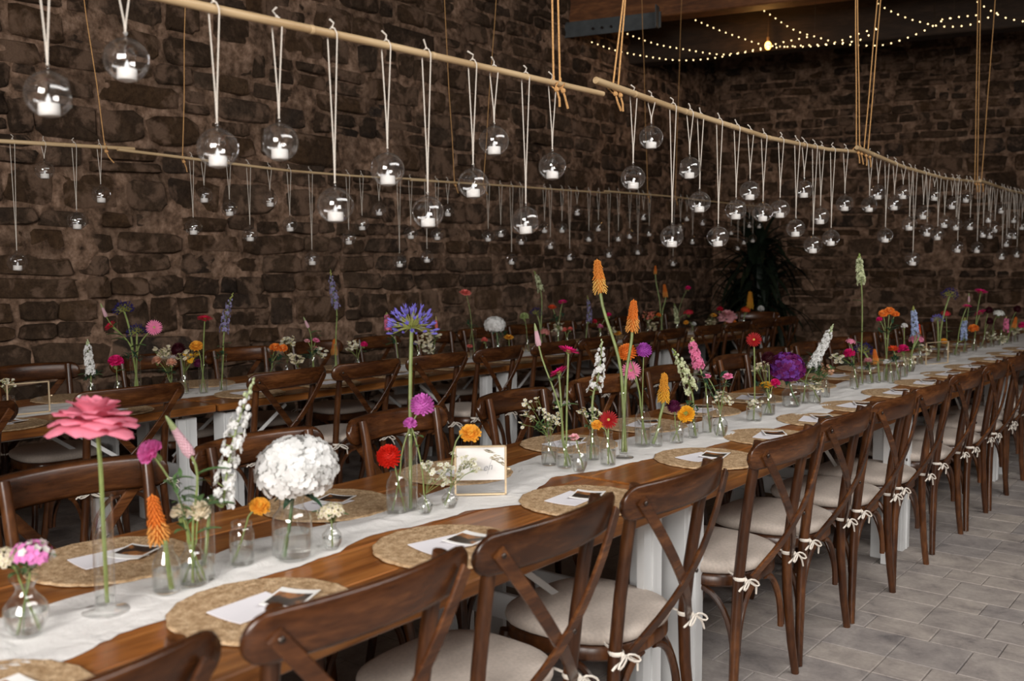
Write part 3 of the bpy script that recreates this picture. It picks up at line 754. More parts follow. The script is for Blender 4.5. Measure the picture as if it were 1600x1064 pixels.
('B6','filler','cream',[-4.686,3.016,0.964],0.0386,'cream blossom froth',None),
('B12','filler','daisy',[-4.675,3.954,0.906],0.0479,'white blossom froth',None),
('B16','filler','daisy',[-4.655,4.903,0.869],0.0492,'white blossom froth',None),
('B24','filler','daisy',[-4.725,6.523,0.93],0.0534,'white blossom froth',None),
('B29','filler','cream',[-4.666,8.017,0.866],0.0609,'cream blossom froth',None),
('B33','filler','cream',[-4.713,9.295,0.825],0.0609,'cream blossom froth',None),]
GLOBES_A=[(0.929,1.781),(1.09,1.871),(1.303,1.712),(1.484,1.744),(1.646,1.602),(1.834,1.705),(1.983,1.598),(2.178,1.69),(2.288,1.825),(2.44,1.59),(2.588,1.772),(3.083,1.768),(3.204,1.926),(3.357,1.559),(3.507,1.835),(3.609,1.705),(3.762,1.567),(3.936,1.687),(4.089,1.779),(4.215,1.688),(4.394,1.71),(4.583,1.625),(4.686,1.82),(4.818,1.547),(4.931,1.697),(5.074,1.588),(5.271,1.779),(5.688,1.791),(5.828,1.869),(5.99,1.621),(6.108,1.818),(6.292,1.895),(6.456,1.705),(6.56,1.481),(6.729,1.785),(6.859,1.675),(7.0,1.921),(7.108,1.655),(7.277,1.744),(7.429,1.881),(7.568,1.735),(7.642,1.573),(7.832,1.948),(7.935,1.746),(8.194,1.575),(8.382,1.699),(8.557,1.822),(8.619,1.695),(8.812,1.752),(8.973,1.912),(9.035,1.526),(9.211,1.637),(9.324,1.706),(9.479,1.85),(9.555,1.711),(9.69,1.548),(9.809,1.798)]
GLOBES_B=[(2.29,1.914),(2.568,1.812),(2.439,1.676),(2.144,1.473),(3.097,1.663),(3.175,1.842),(3.332,1.775),(3.476,1.634),(3.622,1.84),(3.755,1.698),(3.933,1.495),(4.235,1.627),(4.342,1.72),(4.504,1.822),(4.688,1.48),(4.802,1.673),(4.946,1.511),(5.06,1.67),(5.183,1.842),(5.618,1.669),(5.771,1.706),(5.911,1.496),(6.025,1.652),(6.329,1.751),(6.569,1.758),(6.416,1.623),(6.801,1.909),(6.977,1.692),(7.116,1.784),(6.68,1.531),(7.292,1.557),(7.46,1.702),(7.657,1.73),(7.893,1.908),(7.989,1.761),(7.783,1.585),(8.461,1.479),(8.609,1.821),(8.739,1.927),(9.055,1.893),(8.866,1.699),(9.738,1.812),(9.885,1.648),(10.044,1.714),(10.169,1.901),(10.292,1.74),(10.439,1.903)]
LIGHTS=[[(-7.36,9.0,4.55),(-6.68,9.0,4.16),(-6.2,9.0,3.96),(-5.74,9.0,3.76),(-5.34,9.0,3.64),(-4.96,9.0,3.55),(-4.6,9.0,3.52),(-4.26,9.0,3.53),(-3.86,9.0,3.53),(-3.36,9.0,3.49),(-3.1,9.0,3.49),(-2.95,9.0,3.57)],[(-6.67,9.25,4.49),(-6.42,9.25,4.35),(-5.9,9.25,4.06),(-5.41,9.25,3.83),(-4.95,9.25,3.69),(-4.59,9.25,3.6),(-4.24,9.25,3.6),(-3.97,9.25,3.63),(-3.77,9.25,3.64),(-3.63,9.25,3.65)],[(-5.55,9.5,4.35),(-5.18,9.5,4.14),(-4.79,9.5,3.93),(-4.49,9.5,3.79),(-4.28,9.5,3.7),(-4.01,9.5,3.64),(-3.61,9.5,3.6),(-3.3,9.5,3.66),(-3.11,9.5,3.69)],[(-4.56,9.75,4.24),(-4.33,9.75,4.07),(-4.05,9.75,3.86),(-3.78,9.75,3.74),(-3.52,9.75,3.64),(-3.2,9.75,3.58),(-3.02,9.75,3.59),(-2.78,9.75,3.65),(-2.61,9.75,3.72),(-2.5,9.75,3.74)],[(-3.31,10.0,4.08),(-3.2,10.0,3.98),(-2.98,10.0,3.85),(-2.74,10.0,3.75),(-2.56,10.0,3.71),(-2.39,10.0,3.71),(-2.23,10.0,3.76),(-2.16,10.0,3.79)],[(-2.43,10.25,3.98),(-2.29,10.25,3.86),(-2.17,10.25,3.78),(-2.01,10.25,3.72)],[(-2.88,10.5,3.91),(-2.73,10.5,3.91),(-2.64,10.5,3.91),(-2.45,10.5,3.9)],[(-4.05,10.75,4.0),(-3.86,10.75,3.98),(-3.67,10.75,3.98)]]
ROPES=[((-1.88,2.573,2.3),(-1.88,2.584,2.034)),((-1.88,2.605,2.306),(-1.88,2.62,2.023)),((-1.88,3.001,2.388),(-1.88,2.937,2.071)),((-1.88,3.014,2.391),(-1.88,2.97,2.06)),((-1.88,5.364,2.877),(-1.88,5.43,2.102)),((-1.88,5.394,2.884),(-1.88,5.481,2.114)),((-1.88,5.718,2.951),(-1.88,5.556,2.1)),((-1.88,5.774,2.962),(-1.88,5.621,2.091)),((-1.88,7.977,3.418),(-1.88,8.065,2.072)),((-1.88,8.053,3.434),(-1.88,8.145,2.072)),((-1.88,8.516,3.53),(-1.88,8.267,2.07)),((-4.7,2.521,2.764),(-4.7,2.6,2.052)),((-4.7,3.089,2.881),(-4.7,3.042,2.038)),((-4.7,5.154,3.309),(-4.7,5.247,2.046)),((-4.7,5.728,3.428),(-4.7,5.569,2.057)),((-4.7,7.831,3.863),(-4.7,7.96,2.107)),((-4.7,8.574,4.017),(-4.7,8.486,2.123))]
# ceiling, beams
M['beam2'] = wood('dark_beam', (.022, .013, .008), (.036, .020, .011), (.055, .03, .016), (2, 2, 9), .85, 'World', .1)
mb = MB(); mb.box((-.9, 5.1, 4.62), (11.2, 19, .06))
cl = ob('ceiling', mb.mesh('ceiling', M['ceil'], False)); tag(cl, 'dark boarded timber ceiling above the string lights', 'ceiling', kind='structure')
bm_ = MB(); bm_.box((0, 0, 0), (11.6, .19, .024), ch=.004)
bme = bm_.mesh('ceiling_board', M['ceil'], False)
for i in range(66): ob('ceiling_board', bme, cl, (-1.0, .6+.2*i, 4.575+.004*(i % 3)), rz=AN*.0)
def beam(name, c, d, rz, label, mat):
    m = MB(); m.box((0, 0, 0), d, ch=.012)
    o = ob(name, m.mesh(name, mat, False), None, c, rz); tag(o, label, 'beam', kind='structure'); return o
ca, sa = math.cos(AN), math.sin(AN)
def alongbeam(y0, s): return (WX+ca*s, y0+sa*s)
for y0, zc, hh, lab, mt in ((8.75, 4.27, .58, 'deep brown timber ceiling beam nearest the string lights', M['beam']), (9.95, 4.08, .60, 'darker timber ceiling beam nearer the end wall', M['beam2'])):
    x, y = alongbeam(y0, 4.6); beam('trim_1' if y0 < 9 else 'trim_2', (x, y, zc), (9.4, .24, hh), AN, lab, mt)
x, y = alongbeam(8.55, .55)
m = MB(); m.box((0, 0, 0), (1.05, .012, .16), ch=.002); m.box((.5, -.05, .02), (.012, .1, .22), ch=.002)
pl = ob('trim_3', m.mesh('trim_3', plain('grey_steel_plate', (.10, .11, .115), .5, .4, .3, .2, 9), False), None, (x, y, 3.93), AN)
tag(pl, 'grey steel plate bolted under the brown beam', 'bracket', kind='structure')
m = MB()
for i in range(4): m.tube([(-.2+.1*i, -.006, -.02), (-.2+.1*i, -.03, -.02)], .014, 6)
ob('bolt', m.mesh('bolt', M['steel']), pl)

# ------------------------------------------------------------------ trestle tables
def table_meshes(L):
    w = .975; n = 5; pw = w/n; d = {}
    for i in range(n):
        m = MB(); m.box((0, 0, 0), (pw-.003, L-.004, .038), ch=.004)
        d[('plank', i)] = m.mesh('plank', M['table'], False)
    m = MB()
    for sx_ in (-1, 1): m.box((sx_*(w/2-.20), 0, -.025), (.03, L-.2, .02))
    for q in (-1, 0, 1): m.box((0, q*(L/2-.3), -.01), (w-.25, .09, .02))
    d['underframe'] = m.mesh('underframe', M['paint'], False)
    m = MB(); m.box((0, 0, .345), (.024, .105, .69), ch=.003); m.box((-.045, .045, .345), (.09, .02, .69), ch=.003)
    m.box((.004, .0, .345), (.028, .016, .686), ch=.004)
    d['leg'] = m.mesh('table_leg', M['paint'], False)
    m = MB(); m.strip([(0, 0, 0), (0, -.42, .30)], .02, .008, (1, 0, 0)); d['brace'] = m.mesh('table_brace', M['paint'], False)
    m = MB(); m.box((0, 0, 0), (w-.22, .02, .09), ch=.003); d['rail'] = m.mesh('table_rail', M['paint'], False)
    return d, w, pw
def make_table(name, cx, y0, y1, label, group):
    L = y1-y0; d, w, pw = table_meshes(L)
    t = ob(name, None, None, (cx, (y0+y1)/2, 0)); t.empty_display_size = .1
    tag(t, label, 'table', group)
    for i in range(5): ob('plank', d[('plank', i)], t, (-w/2+pw*(i+.5), 0, .731+R.uniform(-.0008, .0008)))
    ob('underframe', d['underframe'], t, (0, 0, .712))
    for a in (-1, 1):
        for b in (-1, 1):
            o = ob('leg', d['leg'], t, (a*(w/2-.07), b*(L/2-.13), 0)); o.scale = (a, b, 1)
            o = ob('brace', d['brace'], t, (a*(w/2-.24), b*(L/2-.19), .36)); o.scale = (1, b, 1)
    for b in (-1, 1): ob('stretcher', d['rail'], t, (0, b*(L/2-.13), .30))
    return t
AX = -1.868; BX = -4.69
A_J = [-1.9, .36, 2.62, 4.89, 7.16, 9.45, 11.3]
B_J = [-1.75, .57, 2.88, 5.22, 7.55, 9.87]
def count(i, skip):                                                 # ordinal among the ones in view
    return nth(i+1-skip)+' in view from the camera' if i >= skip else 'out of view beside the camera'
for i in range(6):
    make_table('trestle_table', AX, A_J[i]+.006, A_J[i+1]-.006, 'plank trestle table of the front row, %s' % count(i, 1), 'front row of trestle tables')
for i in range(5):
    make_table('trestle_table', BX, B_J[i]+.008, B_J[i+1]-.008, 'plank trestle table of the row by the wall, %s' % count(i, 1), 'back row of trestle tables')

# ------------------------------------------------------------------ cross-back chairs (front of the chair looks along +x)
def chair_parts():
    P = []
    def seat_outline(k, K=36):
        a = 2*PI*k/K; c_, s_ = math.cos(a), math.sin(a)
        x = math.copysign(abs(c_)**.72, c_)*.205; y = math.copysign(abs(s_)**.72, s_)*(.215+.018*c_)
        return x, y
    def pad(prof):
        m = MB(); K = 36; vs = []; fs = []
        for s_, z in prof:
            for k in range(K):
                x, y = seat_outline(k); vs.append((x*s_, y*s_, z))
        for i in range(len(prof)-1):
            for k in range(K): fs.append((i*K+k, i*K+(k+1) % K, (i+1)*K+(k+1) % K, (i+1)*K+k))
        fs.append(tuple(range(K))[::-1]); fs.append(tuple(range((len(prof)-1)*K, len(prof)*K)))
        m.add(vs, fs); return m
    P.append(('seat_frame', pad([(.97, .405), (1.0, .412), (1.0, .438), (.97, .446)]).mesh('seat_frame', M['chair']), None))
    P.append(('cushion', pad([(.95, .447), (1.01, .455), (1.035, .468), (1.02, .481), (.93, .490), (.75, .494), (.4, .497)]).mesh('cushion', M['linen'], ang=None), None))
    zz = [0, .12, .30, .45, .60, .75, .85, .903]
    xb = [-.214, -.206, -.199, -.2, -.216, -.238, -.255, -.266]
    for s_ in (-1, 1):
        yb = [.243, .222, .197, .184, .186, .190, .193, .195]
        m = MB(); m.tube([(xb[i], s_*yb[i], z) for i, z in enumerate(zz)], [.014, .0155, .0175, .018, .0175, .017, .0165, .0155], 10)
        P.append(('back_post', m.mesh('back_post', M['chair']), None))
        m = MB(); m.tube([(.232, s_*.232, 0), (.20, s_*.203, .18), (.165, s_*.178, .425)], [.013, .0165, .019], 10)
        P.append(('leg', m.mesh('front_leg', M['chair']), None))
    # bent top rail, rounded ends
    US = [-1, -.99, -.965, -.925, -.87, -.78, -.62, -.42, -.2, 0]; US = US+[-u for u in US[-2::-1]]
    m = MB(); K = len(US)-1; vs = []; fs = []
    for i in range(K+1):
        u = US[i]; y = .262*u; x = -.318+.052*u*u
        e = max(0, abs(u)-.84)/.16; hh = .046*math.sqrt(max(.05, 1-e*e*.95)); th = .0125*(1-.25*e)
        zc = .862+.006*(1-u*u); dx = .104*u; n_ = Vector((1, -dx/.262*1.0, -.22)).normalized()
        for a, b in ((-1, -.8), (-.55, -1), (.55, -1), (1, -.75), (1, .75), (.55, 1), (-.55, 1), (-1, .8)):
            p = Vector((x, y, zc))+Vector((-.1*0, 0, 1))*(b*hh)+n_*(a*th)+Vector((-.14*b*hh, 0, 0))
            vs.append(tuple(p))
    n = 8
    fs = [(i*n+j, i*n+(j+1) % n, (i+1)*n+(j+1) % n, (i+1)*n+j) for i in range(K) for j in range(n)]
    fs += [tuple(range(n))[::-1], tuple(range(K*n, K*n+n))]
    m.add(vs, fs); P.append(('top_rail', m.mesh('top_rail', M['chair_rail'], ang=None), None))
    for s_ in (-1, 1):
        pts = []; nn = []
        for i in range(11):
            q = i/10; y = s_*(-.222+.385*q); bow = math.sin(PI*min(1, q*1.05))
            x = -.302-.018*bow+.072*q**2.2 - (.006 if s_ > 0 else -.002); z = .872-.418*q-.02*math.sin(PI*q)
            pts.append((x, y, z)); nn.append((-1, 0, -.2+.1*q))
        m = MB(); m.strip(pts, .032, .0095, nn)
        P.append(('cross_slat', m.mesh('cross_slat', M['chair_rail']), None))
    m = MB()
    for y, z, x in ((-.215, .865, -.308), (.215, .865, -.308), (0, .648, -.336)): m.ell((x, y, z), (.004, .0065, .0065), 8, 5)
    P.append(('bolt', m.mesh('bolt', M['steel']), None))
    def arch(p0, p1):
        m = MB(); p0 = Vector(p0); p1 = Vector(p1); pts = []
        for i in range(9):
            a = PI/2*i/8; q = 1-math.cos(a); pts.append((p0.x+(p1.x-p0.x)*q, p0.y+(p1.y-p0.y)*q, p0.z+(p1.z-p0.z)*math.sin(a)))
        m.tube(pts, .0105, 7); P.append(('brace', m.mesh('brace', M['chair']), None))
    for s_ in (-1, 1):
        arch((-.19, s_*.165, .19), (-.19, s_*.03, .402))
        arch((-.185, s_*.185, .19), (-.06, s_*.195, .402))
        arch((.175, s_*.185, .22), (.03, s_*.195, .402))
        arch((.18, s_*.168, .22), (.185, s_*.04, .402))
    # cotton tapes tied in bows round the back posts
    for s_ in (-1, 1):
        m = MB(); c0 = Vector((-.203, s_*.183, .452))
        m.lathe([(.0195, -.006), (.0215, -.002), (.0215, .002), (.0195, .006)], 10, c0)
        k0 = c0+Vector((-.022, s_*.004, 0)); m.ell(k0, .007, 6, 4)
        for a in (-1, 1):
            pts = []
            for i in range(9):
                w = 2*PI*i/8; pts.append(k0+Vector((-.012-.010*math.sin(w*.5), a*(.036*(1-math.cos(w))*.75), -.014*(1-math.cos(w))*(.5 if a > 0 else .9)+.009*math.sin(w))))
            m.tube(pts, .0030, 5)
            m.tube([k0, k0+Vector((-.01, a*.02, -.01)), k0+Vector((-.012, a*(.055 if s_ > 0 else .04), -.012-.02*(a < 0))), k0+Vector((-.008, a*.062, -.02-.04*(a < 0)))], [.003, .0034, .0038, .0032], 5)
        m.tube([c0, c0+Vector((.04, -s_*.01, .008)), c0+Vector((.06, -s_*.03, .012))], .0034, 5)
        P.append(('tie', m.mesh('tie', M['tie']), None))
    return P
CP = chair_parts()
def place_chair(x, y, rz, label, group):
    t = ob('cross_back_chair', None, None, (x, y, 0), rz); t.empty_display_size = .1
    tag(t, label, 'chair', group)
    for nm, me, _ in CP: ob(nm, me, t)
cA = [-.5, .04, .58, 1.145, 1.695, 2.25, 3.0, 3.55, 4.09, 4.60, 5.27, 5.82, 6.37, 6.9, 7.55, 8.1, 8.65, 9.2, 9.85, 10.4]
fA = [.15, .72, 1.28, 1.90, 2.52, 3.22, 3.88, 4.48, 5.28, 5.87, 6.44, 7.0, 7.62, 8.2, 8.75, 9.3]
cB = [.95, 1.55, 2.33, 3.19, 3.76, 4.36, 4.94, 5.55, 6.1, 6.7, 7.25, 7.9, 8.5, 9.1, 9.65]
fB = [1.3, 1.9, 2.48, 3.22, 3.85, 4.5, 5.1, 5.72, 6.3, 6.9, 7.5, 8.1, 8.7, 9.3]
rr = random.Random(21)
for i, y in enumerate(cA):
    if i < 2: continue
    place_chair(-1.512+rr.uniform(-.008, .008), y, PI+rr.uniform(-.035, .035), 'cross-back chair on the near side of front table, %s from camera' % nth(i-1), 'chairs along near side of front table')
for i, y in enumerate(fA):
    place_chair(-2.245-.02+rr.uniform(-.012, .012), y, rr.uniform(-.06, .06), 'cross-back chair on far side of front table, %s' % (count(i, 2) if i else 'furthest out of view beside the camera'), 'chairs along far side of front table')
for i, y in enumerate(cB):
    place_chair(-4.31+rr.uniform(-.015, .015), y, PI+rr.uniform(-.05, .05), 'dark cross-back chair, near side of wall-side table, %s' % count(i, 1), 'chairs along near side of back table')
for i, y in enumerate(fB):
    place_chair(-5.10+rr.uniform(-.02, .02), y, rr.uniform(-.06, .06), 'dark cross-back chair nearest stone wall, %s' % (count(i, 2) if i else 'furthest out of view beside the camera'), 'chairs along the stone wall')
place_chair(-4.62, 10.12, -PI/2+.25, 'dark cross-back chair at the far head of the wall-side table', 'chair at table head')

# ------------------------------------------------------------------ gauze runners
TZ = .7505
nearE = [(-1.9, -1.66), (.81, -1.66), (.95, -1.71), (1.07, -1.70), (1.3, -1.77), (1.44, -1.765), (1.55, -1.78), (1.71, -1.83), (1.84, -1.79), (2.05, -1.785), (2.21, -1.71), (2.35, -1.78), (2.55, -1.86), (2.73, -1.79), (2.95, -1.77), (3.31, -1.70), (3.84, -1.67), (4.34, -1.645), (4.91, -1.66), (5.72, -1.71), (6.4, -1.67), (7.07, -1.70), (8.69, -1.66), (11.3, -1.68)]
farE = [(-1.9, -2.0), (.84, -1.97), (1.28, -1.985), (1.47, -2.03), (1.76, -1.99), (2.0, -2.0), (2.8, -2.11), (3.3, -2.05), (4.2, -1.98), (5.7, -2.02), (7, -2.0), (11.3, -2.02)]
def interp(tb, y):
    for (a, va), (b, vb) in zip(tb, tb[1:]):
        if a <= y <= b: return va+(vb-va)*(y-a)/(b-a)
    return tb[0][1] if y < tb[0][0] else tb[-1][1]
def runner(name, y0, y1, ne, fe, label, amp, seed):
    m = MB(); dy = .022; n = int((y1-y0)/dy); K = 16; vs = []; fs = []
    for i in range(n+1):
        y = y0+(y1-y0)*i/n
        a = ne(y)+.010*noise.noise(Vector((y*12, seed, 0)))+.007*noise.noise(Vector((y*40, seed, 3))); b = fe(y)+.008*noise.noise(Vector((y*13, seed+9, 0)))
        for j in range(K+1):
            q = j/K; x = a+(b-a)*q+.006*noise.noise(Vector((y*9, q*5, seed)))
            f = noise.noise(Vector((x*26, y*5+seed, .3)))
            g = noise.noise(Vector((x*9-y*3, y*4, seed)))
            edge = min(1, q*6, (1-q)*6)
            ed2 = min(1, q*2.6, (1-q)*2.6); z = TZ+.0008+amp*max(0, f)*(.12+.88*ed2)+amp*.9*max(0, g)**1.2*edge
            if y > 7: z += 0
            vs.append((x, y, z))
    fs = [(i*(K+1)+j, i*(K+1)+j+1, (i+1)*(K+1)+j+1, (i+1)*(K+1)+j) for i in range(n) for j in range(K)]
    m.add(vs, [f[::-1] for f in fs])
    o = ob(name, m.mesh(name, M['gauze'], ang=None)); tag(o, label, 'table runner'); return o
runner('table_runner', -1.0, 11.3, lambda y: interp(nearE, y), lambda y: interp(farE, y), 'crinkled white gauze runner along the front table', .014, 1.0)
runner('table_runner', -.5, 9.8, lambda y: -4.52+.03*math.sin(y*2.1), lambda y: -4.86+.03*math.sin(y*1.7+1), 'crinkled white gauze runner along the back table by the wall', .012, 5.0)

# ------------------------------------------------------------------ placemats, cards, photo prints
def mat_mesh():
    m = MB(); NR = 15; S = 72; vs = [(0, 0, .004)]; fs = []
    rings = []
    for k in range(NR):
        r0 = .19*(k+.0)/NR; r1 = .19*(k+.5)/NR
        rings += [(max(r0, .001), .0032), (r1, .0058)]
    rings += [(.19, .0034), (.191, .0)]
    vs = []
    for k, (r, z) in enumerate(rings):
        for j in range(S):
            w = 2*PI*j/S; rr_ = r*(1+(.010*math.cos(w*18) if r > .17 else .003*math.sin(w*9+k)))
            vs.append((rr_*math.cos(w), rr_*math.sin(w), z+(.0008*math.sin(w*36+k*1.3))))
    for i in range(len(rings)-1):
        for j in range(S): fs.append((i*S+j, i*S+(j+1) % S, (i+1)*S+(j+1) % S, (i+1)*S+j))
    m.add(vs, fs); return m.mesh('placemat', M['jute'], ang=None)
MATM = mat_mesh()
def thin(name, w, h, t, mat, bend=0):
    m = MB(); K = 6; vs = []
    for i in range(K+1):
        q = -1+2*i/K
        for yy, zz in ((-h/2, 0), (h/2, 0), (h/2, t), (-h/2, t)): vs.append((q*w/2, yy, zz+bend*q*q))
    fs = [(i*4+j, i*4+(j+1) % 4, (i+1)*4+(j+1) % 4, (i+1)*4+j) for i in range(K) for j in range(4)]+[(3, 2, 1, 0), (K*4, K*4+1, K*4+2, K*4+3)]
    m.add(vs, [f[::-1] for f in fs]); return m.mesh(name, mat, False)
CARD = thin('menu_card', .105, .15, .0015, M['paper'], .002)
PH = thin('photo_card', .088, .107, .0015, M['paperw'], .003)
PHI = thin('photo_print', .076, .070, .0006, M['photo'], .0025)
def setting(x, y, side, where, photo=True, k=0, cards=True):
    o = ob('placemat', MATM, None, (x, y, TZ+.0022), R.uniform(0, 6.28)); tag(o, 'round woven jute placemat, '+where, 'placemat', 'round jute placemats')
    if not cards: return
    a = PI/2*side+R.uniform(-.25, .25)
    c = ob('menu_card', CARD, None, (x+side*-.01+R.uniform(-.015, .015), y-.02+R.uniform(-.02, .02), TZ+.0084), a+PI/2); tag(c, 'pale lilac menu card, '+where, 'card', 'menu cards on the placemats')
    if photo:
        p = ob('photo_card', PH, None, (x+R.uniform(-.01, .02), y+.035+R.uniform(-.01, .02), TZ+.0128), a+PI/2+R.uniform(.25, .6)); tag(p, 'white-bordered dark instant photo, '+where, 'photo', 'instant photos on the placemats')
        ob('photo_print', PHI, p, (0, .008, .0015))
mA = [.62, 1.19, 1.75, 2.34, 3.13, 3.68, 4.22, 4.74, 5.35, 5.9, 6.45, 7.0, 7.65, 8.2, 8.75]
mF = [.60, 1.17, 1.84, 2.40, 3.06, 3.62, 4.15, 4.7, 5.4, 5.95, 6.5, 7.1, 7.7, 8.3, 8.9]
mB = [1.9, 2.42, 3.22, 3.78, 4.36, 4.92, 5.5, 6.1, 6.7, 7.3, 7.9, 8.5, 9.1]
for i, y in enumerate(mA): setting(-1.592, y, 1, '%s from camera on near side of front table' % nth(i+1))
for i, y in enumerate(mF): setting(-2.152, y, -1, '%s from camera on far side of front table' % nth(i) if i else 'out of view on far side of front table')
for i, y in enumerate(mB): setting(-4.395, y, 1, '%s from camera on near side of wall-side table' % nth(i+1), photo=i % 2 == 0)
for i, y in enumerate(mB): setting(-4.995, y+.1, -1, '%s from camera on wall side of back table' % nth(i+1), cards=False)

# ------------------------------------------------------------------ framed table signs
def sign(name, loc, rz, w, h, label, card):
    t = ob(name, None, None, loc, rz); t.empty_display_size = .05; tag(t, label, 'picture frame')
    m = MB(); e = .0055
    for c, d in (((0, 0, h-e/2), (w, .008, e)), ((0, 0, e/2), (w, .008, e)), ((-w/2+e/2, 0, h/2), (e, .008, h)), ((w/2-e/2, 0, h/2), (e, .008, h))): m.box(c, d, ch=.0008)
    m.tube([(w/2+.002, 0, h*.52), (w/2+.009, 0, h*.52)], .003, 6); m.ell((w/2+.009, 0, h*.52), .004, 6, 4)
    ob('metal_frame', m.mesh('metal_frame', M['gold'], False), t)
    m = MB(); m.box((0, 0, h/2), (w-2*e, .002, h-2*e)); ob('glass_pane', m.mesh('glass_pane', M['pane'], False), t)
    if card:
        c = MB(); ch0 = h*.30; c.box((0, .0, (h-e+ch0)/2), (w-2*e-.001, .0008, h-e-ch0-.001)); co = ob('card', c.mesh('card', M['paperw'], False), t)
        # olive branch print in the corner
        lf = MB(); r_ = random.Random(2)
        for i in range(34):
            u = i/33; bx_ = w*.48-.075*(1-u)*1.0+.0*u; bz_ = h-.008-.052*u*u-.004; an = -.4-.5*u+r_.uniform(-.5, .5); L = r_.uniform(.012, .024)
            bx_ = w*.05+(w*.40)*u; an = -.25+r_.uniform(-.3, .3); bz_ = h-.012-.035*u**1.5-r_.uniform(0, .022)*(u > .2)
            p0 = Vector((bx_, 0, bz_)); p1 = p0+Vector((math.cos(an)*L, 0, math.sin(an)*L)); s_ = Vector((-math.sin(an), 0, math.cos(an)))*.0016
            p1.x = min(p1.x, w/2-e-.001); mid_ = (p0+p1)/2
            lf.add([(v.x, -.0008, v.z) for v in (p0, mid_-s_, p1, mid_+s_)], [(0, 1, 2, 3)])
        ob('olive_print', lf.mesh('olive_print', M['olive'], False), co)
        tx = bpy.data.curves.new('lettering', 'FONT'); tx.body = 'en'; tx.size = .03; tx.shear = .4; tx.align_x = 'CENTER'; tx.extrude = .0001
        tx.materials.append(M['ink'])
        tmp = bpy.data.objects.new('lettering_curve', tx); lme = bpy.data.meshes.new_from_object(tmp); bpy.data.objects.remove(tmp)
        lo = ob('lettering', lme, co, (w*.14, -.0012, h*.50)); lo.rotation_euler = (PI/2, -.18, 0)
        m = MB(); m.tube([(w*.22, -.001, h*.72), (w*.16, -.001, h*.55), (w*.13, -.001, h*.42)], .0005, 4); ob('pen_stroke', m.mesh('pen_stroke', M['ink']), co)
    return t
sign('table_sign', (-1.876, 2.203, TZ+.004), math.radians(43), .158, .152, 'brass-framed glass sign with white card and olive print on the front runner', True)
sign('empty_frame', (-4.62, 2.13, TZ+.004), math.radians(82), .19, .15, 'empty brass glass frame at left end of the back table', False)
sign('empty_frame', (-1.86, 7.1, TZ+.004), math.radians(70), .25, .155, 'small brass glass frame far down the front table runner', False)

# ------------------------------------------------------------------ glass vases with water
PROF = {
 'belly': ([(.0, 0), (.6, .0), (.68, .04), (.93, .25), (1, .40), (.93, .54), (.62, .68), (.42, .78), (.40, .85), (.55, .95), (.66, 1)], .42),
 'bottle': ([(.0, 0), (.86, .0), (.97, .03), (1, .1), (.99, .5), (.86, .66), (.58, .79), (.50, .86), (.50, .93), (.58, .95), (.58, .99), (.54, 1)], .45),
 'tallbottle': ([(.0, 0), (.88, .0), (.98, .03), (1, .08), (1, .66), (.9, .77), (.66, .87), (.60, .91), (.60, .95), (.68, .96), (.68, .99), (.64, 1)], .42),
 'tube': ([(.0, 0), (.9, .0), (1, .02), (1, .98), (1.04, .99), (1.02, 1)], .3),
 'footed': ([(.0, .0), (2.3, .0), (2.35, .006), (2.2, .014), (1.1, .022), (.98, .035), (1, .06), (1, .98), (1.04, .99), (1.02, 1)], .12),
 'jam': ([(.0, 0), (.88, .0), (.98, .04), (1, .1), (1, .74), (.88, .83), (.80, .87), (.86, .90), (.86, .97), (.82, 1)], .5),
 'jar': ([(.0, .0), (.84, .0), (.96, .03), (1, .09), (1, .60), (.93, .68), (.70, .76), (.60, .81), (.60, .92), (.66, .95), (.64, 1)], .42)}
_vm = {}
def vase(kind, x, y, h, r, label, group, z=None):
    pr_, wl = PROF[kind]
    if kind not in _vm:
        m = MB(); m.lathe(pr_, 22, mi=0)
        w = MB(); body = [(a*.93, b) for a, b in pr_ if .0 < b < wl and a <= 1.0]
        if kind == 'footed': body = [(.9, .05), (.92, .08)]
        w.lathe([(0, body[0][1]+.012)]+[(a, b+.012) for a, b in body]+[(.93, wl), (0, wl)], 18)
        _vm[kind] = (m.mesh('glass_vase', M['glass'], ang=50), w.mesh('water', M['water'], ang=50))
    g, w = _vm[kind]
    o = ob('glass_vase', g, None, (x, y, z if z is not None else TZ+.004), R.uniform(0, 6), (r, r, h))
    tag(o, label, 'vase', group)
    ob('water', w, o)
    return o

